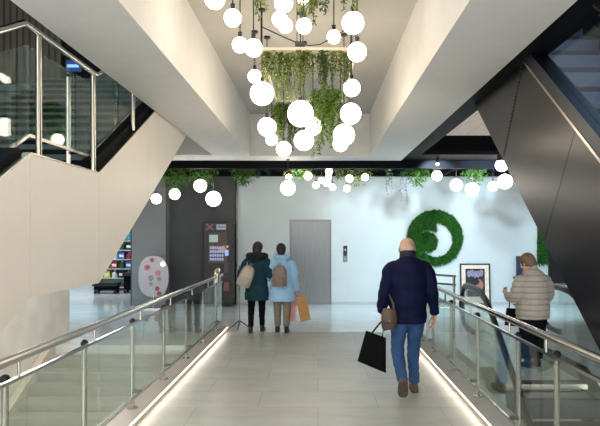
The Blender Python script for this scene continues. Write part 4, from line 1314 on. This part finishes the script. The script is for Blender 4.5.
eyes(t, f, .98)
HAIR = mat('dark_brown_hair', rgb(44, 32, 26), .5, var=.3, scale=40, stretch=(6, 6, 1))
blob('hair', [('ball', f(0, -.022, .03), .108, .86, .98, .92, r), ('loft', [(*f(0, -.055, .03), .088, .06), (*f(0, -.065, -.05), .085, .055), (*f(0, -.06, -.105), .07, .045)])], HAIR, t, .008, 2)
TEAL = mat('dark_teal_fabric', rgb(24, 58, 72), .8, spec=.2, var=.2, scale=9, bump=.2)
jt = [(0, 0, .60, .222, .165), (0, 0, .64, .23, .17), (0, 0, .8, .215, .16), (0, 0, 1.0, .19, .15), (0, -.005, 1.2, .195, .15), (0, -.005, 1.32, .185, .13), (0, 0, 1.39, .11, .1), (0, .01, 1.43, .085, .085)]
jL = [(-.12, 0, 1.33, .07, .08), (-.19, 0, 1.28, .078, .08), (-.25, -.03, 1.16, .072, .075), (-.29, -.05, 1.05, .068, .07), (-.275, .03, .96, .06, .062), (-.235, .1, .91, .052, .054)]
jR = [(.12, 0, 1.33, .07, .08), (.19, 0, 1.28, .078, .08), (.225, -.02, 1.16, .072, .075), (.24, -.03, 1.06, .066, .07), (.235, .07, 1.01, .06, .06), (.21, .17, 1.0, .052, .054)]
blob('parka', [('loft', jt), ('loft', jL), ('loft', jR)], TEAL, t, .011, 4, clothes_fold(.006, 9, 24, .5))
FUR = mat('dark_fur', rgb(22, 26, 34), .9, var=.4, scale=60, bump=.8, bscale=90)
def furry(co, n):
    return co + n * (.007 * math.sin(co.x * 150 + co.z * 90) * math.sin(co.y * 140 - co.z * 120))
blob('fur_hood', [('loft', [(-.16, .04, 1.40, .05, .05), (-.12, -.06, 1.41, .06, .062), (0, -.11, 1.40, .066, .07), (.12, -.06, 1.41, .06, .062), (.16, .04, 1.40, .05, .05)], (0, 0, 1)), ('ball', (0, -.09, 1.34), .1, 1.1, .6, .9)], FUR, t, .009, 2, furry)
BT = mat('black_trousers', rgb(14, 14, 19), .85, spec=.12, var=.15, bump=.15)
blob('trousers', [('loft', [(0, 0, .98, .155, .115), (0, 0, .85, .165, .12)]), ('loft', [(x, y, z, a + .013, b + .014) for x, y, z, a, b in L]), ('loft', [(x, y, z, a + .013, b + .014) for x, y, z, a, b in R])], BT, t, .009, 3, clothes_fold(.003, 14, 38, 2.5))
DSH = mat('black_boot', rgb(22, 21, 23), .6, var=.2)
for q, sx_ in ((fL, -.02), (fR, .02)):
    x, y = q[0][0], q[0][1]
    shoe('shoe', (x, y - .06, .013), (x + sx_, y + .19, .013), DSH, t, .043, .075, ank=(x, y, .14))
backpack((-1.36, 10.76, 0.87), (-.05, math.radians(22), .1), .255, .385, .16, mat('pale_grey_pack', rgb(184, 172, 160), .7, var=.06, bump=.1), mat('pale_grey_pocket', rgb(172, 160, 148), .7, var=.06), 'pale grey backpack hanging askew on the dark teal parka')

# woman in the light blue jacket
t = person((-.66, 11.0, 0), 'person in a light blue jacket with a taupe backpack, carrying paper bags')
hp, f, r = head_parts((-.02, .04, 1.515), .12, -.08, .97)
L, R = shape_legs(.085, .05, -.02, rt=.085, rk=.062, ra=.045)
tor = [(0, 0, .82, .15, .11), (0, 0, .98, .14, .10), (0, 0, 1.1, .13, .1), (0, 0, 1.24, .15, .1), (0, 0, 1.33, .14, .08), (0, .01, 1.39, .07, .06)]
AL = [(-.13, 0, 1.32, .05, .05), (-.19, 0, 1.26, .05, .05), (-.23, -.01, 1.05, .042, .042), (-.21, .1, .96, .032, .03), (-.18, .18, .96, .028, .024)]
AR = [(.13, 0, 1.32, .05, .05), (.19, 0, 1.26, .05, .05), (.235, -.04, 1.03, .042, .042), (.262, .02, .86, .033, .03), (.272, .05, .77, .028, .024)]
fL = [(L[-1][0], L[-1][1], .12, .036, .04), (L[-1][0], L[-1][1] + .02, .045, .036, .03), (L[-1][0] - .02, L[-1][1] + .15, .03, .034, .02)]
fR = [(R[-1][0], R[-1][1], .12, .036, .04), (R[-1][0], R[-1][1] + .02, .045, .036, .03), (R[-1][0] + .02, R[-1][1] + .15, .03, .034, .02)]
body = hp + [('loft', tor), ('loft', [(0, .01, 1.37, .05, .052), (-.01, .025, 1.47, .05, .052)]), ('loft', AL), ('loft', AR), ('loft', L), ('loft', R), ('loft', fL), ('loft', fR)]
body += finger_parts((-.18, .18, .96), (.3, .9, -.1), (1, 0, -.3), .6, False, .92)
body += finger_parts((.272, .05, .77), (0, .05, -1), (-1, 0, 0), 1.2, True, .92)
blob('body', body, SK2, t, .0065, 3)
eyes(t, f, .97)
HAIR2 = mat('near_black_hair', rgb(28, 24, 24), .5, var=.3, scale=40, stretch=(6, 6, 1))
blob('hair', [('ball', f(0, -.02, .03), .107, .86, .98, .93, r), ('loft', [(*f(0, -.055, .03), .088, .06), (*f(0, -.06, -.045), .078, .05), (*f(0, -.05, -.085), .06, .04)])], HAIR2, t, .008, 2)
LB = mat('light_blue_fabric', rgb(156, 198, 234), .75, spec=.2, var=.06, scale=9, bump=.15)
jt = [(0, 0, .575, .25, .19), (0, 0, .60, .26, .195), (0, 0, .72, .245, .18), (0, 0, .95, .205, .155), (0, -.005, 1.17, .19, .145), (0, -.005, 1.29, .18, .13), (0, 0, 1.36, .11, .1), (0, .01, 1.40, .08, .085)]
jL = [(-.12, 0, 1.30, .07, .08), (-.18, 0, 1.25, .075, .078), (-.225, -.01, 1.13, .07, .072), (-.235, -.01, 1.04, .064, .066), (-.22, .07, .98, .058, .058), (-.185, .16, .96, .05, .052)]
jR = [(.12, 0, 1.30, .07, .08), (.18, 0, 1.25, .075, .078), (.225, -.03, 1.13, .07, .072), (.24, -.045, 1.02, .064, .066), (.262, .01, .88, .056, .058), (.272, .045, .78, .05, .052)]
blob('jacket', [('loft', jt), ('loft', jL), ('loft', jR)], LB, t, .011, 4, clothes_fold(.006, 9, 24, 3.5))
blob('hood', [('loft', [(-.11, .05, 1.41, .04, .045), (-.1, -.05, 1.40, .045, .055), (0, -.1, 1.37, .05, .075), (.1, -.05, 1.40, .045, .055), (.11, .05, 1.41, .04, .045)], (0, 0, 1)), ('ball', (0, -.1, 1.31), .1, 1.0, .55, 1.0)], LB, t, .009, 3)
KH = mat('grey_beige_trousers', rgb(128, 120, 108), .8, var=.1, bump=.15)
blob('trousers', [('loft', [(0, 0, .98, .155, .115), (0, 0, .85, .165, .12)]), ('loft', [(x, y, z, a + .014, b + .015) for x, y, z, a, b in L]), ('loft', [(x, y, z, a + .014, b + .015) for x, y, z, a, b in R])], KH, t, .009, 3, clothes_fold(.003, 14, 38, 4.5))
for q, sx_ in ((fL, -.02), (fR, .02)):
    x, y = q[0][0], q[0][1]
    shoe('shoe', (x, y - .06, .013), (x + sx_, y + .18, .013), DSH, t, .043, .07, ank=(x, y, .13))
backpack((-.69, 10.78, 0.86), (-.06, 0, 0), .265, .385, .16, mat('taupe_pack', rgb(138, 122, 112), .7, var=.06, bump=.1), mat('taupe_pocket', rgb(126, 110, 102), .7, var=.06), 'taupe backpack worn straight on the light blue jacket')

def paper_bag(px, py0, py1, w, y, m, label, tilt, hand, splay=1.0):
    a, b = P(px, py0, y), P(px, py1, y)
    h = a.z - b.z
    t = thing('paper_bag', (a.x, y, b.z), label, 'bag')
    mb = MB()
    d = .10
    lo = [(-w / 2 * splay, -d / 2, 0), (w / 2 * splay, -d / 2, 0), (w / 2 * splay, d / 2, 0), (-w / 2 * splay, d / 2, 0)]
    mid = [(-w / 2, -d / 2, h * .5), (w / 2, -d / 2, h * .5), (w / 2, d / 2, h * .5), (-w / 2, d / 2, h * .5)]
    hi = [(-w / 2, -d * .22, h), (w / 2, -d * .22, h), (w / 2, d * .22, h), (-w / 2, d * .22, h)]
    mb.rings([lo, mid, hi])
    mb.transform(Matrix.Translation((0, 0, h)) @ Matrix.Rotation(tilt, 4, 'Y') @ Matrix.Translation((0, 0, -h)))
    mb.build('bag_body', m, t, local=True, bevel=.006)
    hd = Vector(hand) - Vector((a.x, y, b.z))
    for s in (-1, 1):
        MB().tube([(-w * .25, s * d * .22, h - .02), hd + Vector((-.012, s * .006, 0)), hd + Vector((.012, s * .006, 0)), (w * .25, s * d * .22, h - .02)], .0045, 6).build('handle', m, t, local=True, smooth=True)
    return t
hand = (-.66 + .272, 11.05, .685)
paper_bag(292.5, 299, 321, .15, 11.12, mat('pink_paper', rgb(226, 160, 160), .7, var=.05), 'pink paper bag in the right hand of the person in light blue', 0.05, hand)
paper_bag(300.5, 296.5, 321, .19, 11.0, mat('brown_paper', rgb(178, 134, 84), .7, var=.08), 'brown kraft paper bag, right of the pink one', -0.22, hand)

# woman in the striped puffer jacket at the escalator head
t = person((2.9, 8.1, 0), 'person in a beige quilted puffer jacket standing at the head of the escalator', .25)
hp, f, r = head_parts((-.04, .075, 1.405), .35, -.42, .96)
L, R = shape_legs(.085, .0, .04, rt=.09, rk=.06, ra=.042, top=.85)
tor = [(0, 0, .76, .17, .13), (0, 0, .9, .165, .12), (0, 0, 1.02, .15, .11), (0, 0, 1.14, .16, .11), (-.01, 0, 1.24, .15, .09), (-.02, .03, 1.3, .07, .06)]
AL = [(-.13, 0, 1.22, .05, .05), (-.2, .01, 1.15, .05, .05), (-.255, .0, .96, .042, .042), (-.27, .13, .93, .034, .03), (-.26, .22, .97, .028, .024)]
AR = [(.13, 0, 1.22, .05, .05), (.2, 0, 1.15, .05, .05), (.25, .02, .95, .042, .042), (.2, .16, .88, .034, .03), (.13, .24, .9, .028, .024)]
fL = [(L[-1][0], L[-1][1], .12, .036, .04), (L[-1][0], L[-1][1] + .02, .045, .036, .03), (L[-1][0] - .02, L[-1][1] + .15, .03, .034, .02)]
fR = [(R[-1][0], R[-1][1], .12, .036, .04), (R[-1][0], R[-1][1] + .02, .045, .036, .03), (R[-1][0] + .02, R[-1][1] + .15, .03, .034, .02)]
body = hp + [('loft', tor), ('loft', [(-.02, .02, 1.27, .05, .052), (-.03, .06, 1.37, .05, .052)]), ('loft', AL), ('loft', AR), ('loft', L), ('loft', R), ('loft', fL), ('loft', fR)]
body += finger_parts((-.26, .22, .97), (-.1, .8, .5), (1, .1, .1), .7, False, .92)
body += finger_parts((.13, .24, .9), (-.9, .4, .1), (0, -.5, 1), .5, True, .92)
blob('body', body, SK2, t, .0065, 3)
eyes(t, f, .96)
HAIR3 = mat('light_brown_hair', rgb(112, 84, 62), .5, var=.3, scale=40, stretch=(6, 6, 1))
blob('hair', [('ball', f(0, -.024, .032), .11, .86, .98, .95, r), ('loft', [(*f(0, -.06, .03), .086, .06), (*f(0, -.075, -.045), .074, .045), (*f(0, -.07, -.075), .06, .04)])], HAIR3, t, .008, 2)
PUF = mat('beige_quilted_nylon', rgb(168, 158, 148), .5, var=.06, scale=9, bump=.1)
jt = [(0, 0, .665, .225, .175), (0, 0, .70, .235, .185), (0, 0, .8, .235, .185), (0, -.005, .95, .225, .175), (0, -.01, 1.1, .22, .165), (0, -.01, 1.19, .2, .14), (-.01, .01, 1.255, .135, .12), (-.025, .035, 1.325, .098, .098), (-.03, .04, 1.34, .092, .094)]
jL = [(-.12, 0, 1.2, .075, .08), (-.19, .005, 1.15, .085, .085), (-.235, .0, 1.06, .082, .082), (-.262, .01, .965, .075, .075), (-.272, .09, .935, .066, .066), (-.264, .19, .962, .056, .056)]
jR = [(.12, 0, 1.2, .075, .08), (.19, 0, 1.15, .085, .085), (.235, .005, 1.06, .082, .082), (.255, .03, .955, .075, .075), (.215, .13, .9, .066, .066), (.15, .22, .9, .056, .056)]
_nt = PUF.node_tree                                   # stitched seams, crease shade between the quilted bands put into the colour
_g = _nt.nodes.new('ShaderNodeTexCoord'); _sx = _nt.nodes.new('ShaderNodeSeparateXYZ')
_nt.links.new(_g.outputs['Object'], _sx.inputs[0])
_dv = _nt.nodes.new('ShaderNodeMath'); _dv.operation = 'DIVIDE'; _dv.inputs[1].default_value = .078
_nt.links.new(_sx.outputs['Z'], _dv.inputs[0])
_pp = _nt.nodes.new('ShaderNodeMath'); _pp.operation = 'PINGPONG'; _pp.inputs[1].default_value = .5
_nt.links.new(_dv.outputs[0], _pp.inputs[0])
_rp = _nt.nodes.new('ShaderNodeMapRange'); _rp.inputs['From Max'].default_value = .17; _rp.inputs['To Min'].default_value = .66
_nt.links.new(_pp.outputs[0], _rp.inputs['Value'])
_mx = _nt.nodes.new('ShaderNodeMix'); _mx.data_type = 'RGBA'; _mx.blend_type = 'MULTIPLY'; _mx.inputs['Factor'].default_value = 1
_b = _nt.nodes['Principled BSDF']
_nt.links.new(_b.inputs['Base Color'].links[0].from_socket, _mx.inputs['A'])
_nt.links.new(_rp.outputs['Result'], _mx.inputs['B'])
_nt.links.new(_mx.outputs['Result'], _b.inputs['Base Color'])
def puff(co, n):
    return co + n * .015 * (abs(math.sin(co.z * PI / .078)) ** .5 - .6)
blob('puffer_jacket', [('loft', jt), ('loft', jL), ('loft', jR)], PUF, t, .009, 3, puff)
blob('trousers', [('loft', [(0, 0, .85, .195, .15), (0, 0, .72, .205, .155), (0, 0, .6, .2, .15)]), ('loft', [(x * 1.1, y, z, a + .035, b + .035) for x, y, z, a, b in L]), ('loft', [(x * 1.1, y, z, a + .035, b + .035) for x, y, z, a, b in R])], BT, t, .009, 3, clothes_fold(.003, 14, 38, 5.5))
for q, sx_ in ((fL, -.02), (fR, .02)):
    x, y = q[0][0], q[0][1]
    shoe('shoe', (x, y - .06, .013), (x + sx_, y + .18, .013), DSH, t, .043, .07, ank=(x, y, .13))
# black handbag hung from her forearm
p0 = P(513, 308, 8.25)
hb = thing('handbag', (p0.x, 8.25, .5), 'black handbag hanging from the forearm of the person in the puffer jacket', 'bag')
pillow([P(506.5, 308, 8.25), P(520, 309, 8.25), P(521, 327, 8.25), P(504.5, 325, 8.25)], .06).build('bag_body', BLK, hb, smooth=True)
q1, q2 = P(509, 309, 8.25), P(518, 309, 8.25)
top_ = P(513.5, 291, 8.22)
MB().tube([q1 + Vector((0, 0, -.03)), q1, P(510, 297, 8.23), top_, P(517, 297, 8.23), q2, q2 + Vector((0, 0, -.03))], .008, 8, ry=.004).build('handle', BLK, hb, smooth=True)

# ------------------------------------------------------------------ camera, daylight, fill lights
w = bpy.data.worlds.new('World')
S.world = w
w.use_nodes = True
w.node_tree.nodes['Background'].inputs['Color'].default_value = (0.96, 0.98, 1.0, 1)
w.node_tree.nodes['Background'].inputs['Strength'].default_value = 2.9

def area(name, loc, rot, sx, sy, power, col, spread=180):
    l = bpy.data.lights.new(name, 'AREA')
    l.shape = 'RECTANGLE'
    l.size, l.size_y = sx, sy
    l.energy = power
    l.color = col
    l.spread = math.radians(spread)
    o = bpy.data.objects.new(name, l)
    COL.objects.link(o)
    o.location = loc
    o.rotation_euler = rot
    return o
# unseen cool fill lights added under the lobby ceiling, between the dark beams
for x in (-7.0, -5.0, -0.4, 1.6, 3.6, 5.6, 7.4):
    area('lobby_fill_light', (x, 13.9, CH - .02), (0, 0, 0), .5, .8, 9.5, (.46, .80, 1.0), 75)
for x in (-8, -6.2):
    area('shop_area_light', (x, 17.6, CH - .02), (0, 0, 0), .8, .8, 60, (.85, .95, 1.0))  # area lights under the shop ceiling, without fixtures

# added fill lights: warm ones in the recess over the viewer, others per floor
for y in (-0.2, 1.6, 3.4):
    area('recess_fill_light', (-.16, y, CTOP - .02), (0, 0, 0), 1.2, .5, 18, (1.0, .84, .68))
area('upper_floor_fill', (-4.6, 6.5, 6.9), (0, 0, 0), 2, 3, 45, (.88, 1.0, .98))  # added out of view to brighten the upper voids, left and right
area('upper_floor_fill', (5.0, 6.5, 6.9), (0, 0, 0), 2, 3, 38, (.45, .74, 1.0))
area('stair_fill_light', (-3.2, 5.1, 1.28), (0, 0, 0), 1.6, .5, 50, (1.0, .95, .86))  # added under the landing and soffit to brighten the descending stairs
area('stair_fill_light', (-3.2, 8.2, 2.45), (0, 0, 0), 1.4, .4, 34, (1.0, .96, .9))
area('lower_floor_fill', (5.0, 6.0, -.45), (0, 0, 0), 1.5, 1.5, 10, (1.0, .93, .84))  # unseen fill added for the lower level

cam = bpy.data.cameras.new('camera')
cam.sensor_width = 36
cam.lens = 36 * F / 600
cam.shift_x = -18 / 600
cam.shift_y = 23 / 600
cam.clip_start = 0.05
co = bpy.data.objects.new('camera', cam)
COL.objects.link(co)
co.location = (0, 0, EYE)
co.rotation_euler = (PI / 2, 0, 0)
S.camera = co
S.view_settings.view_transform = 'Standard'
S.view_settings.look = 'None'
S.view_settings.exposure = 0.33
S.view_settings.gamma = 1.0
S.view_settings.use_curve_mapping = False
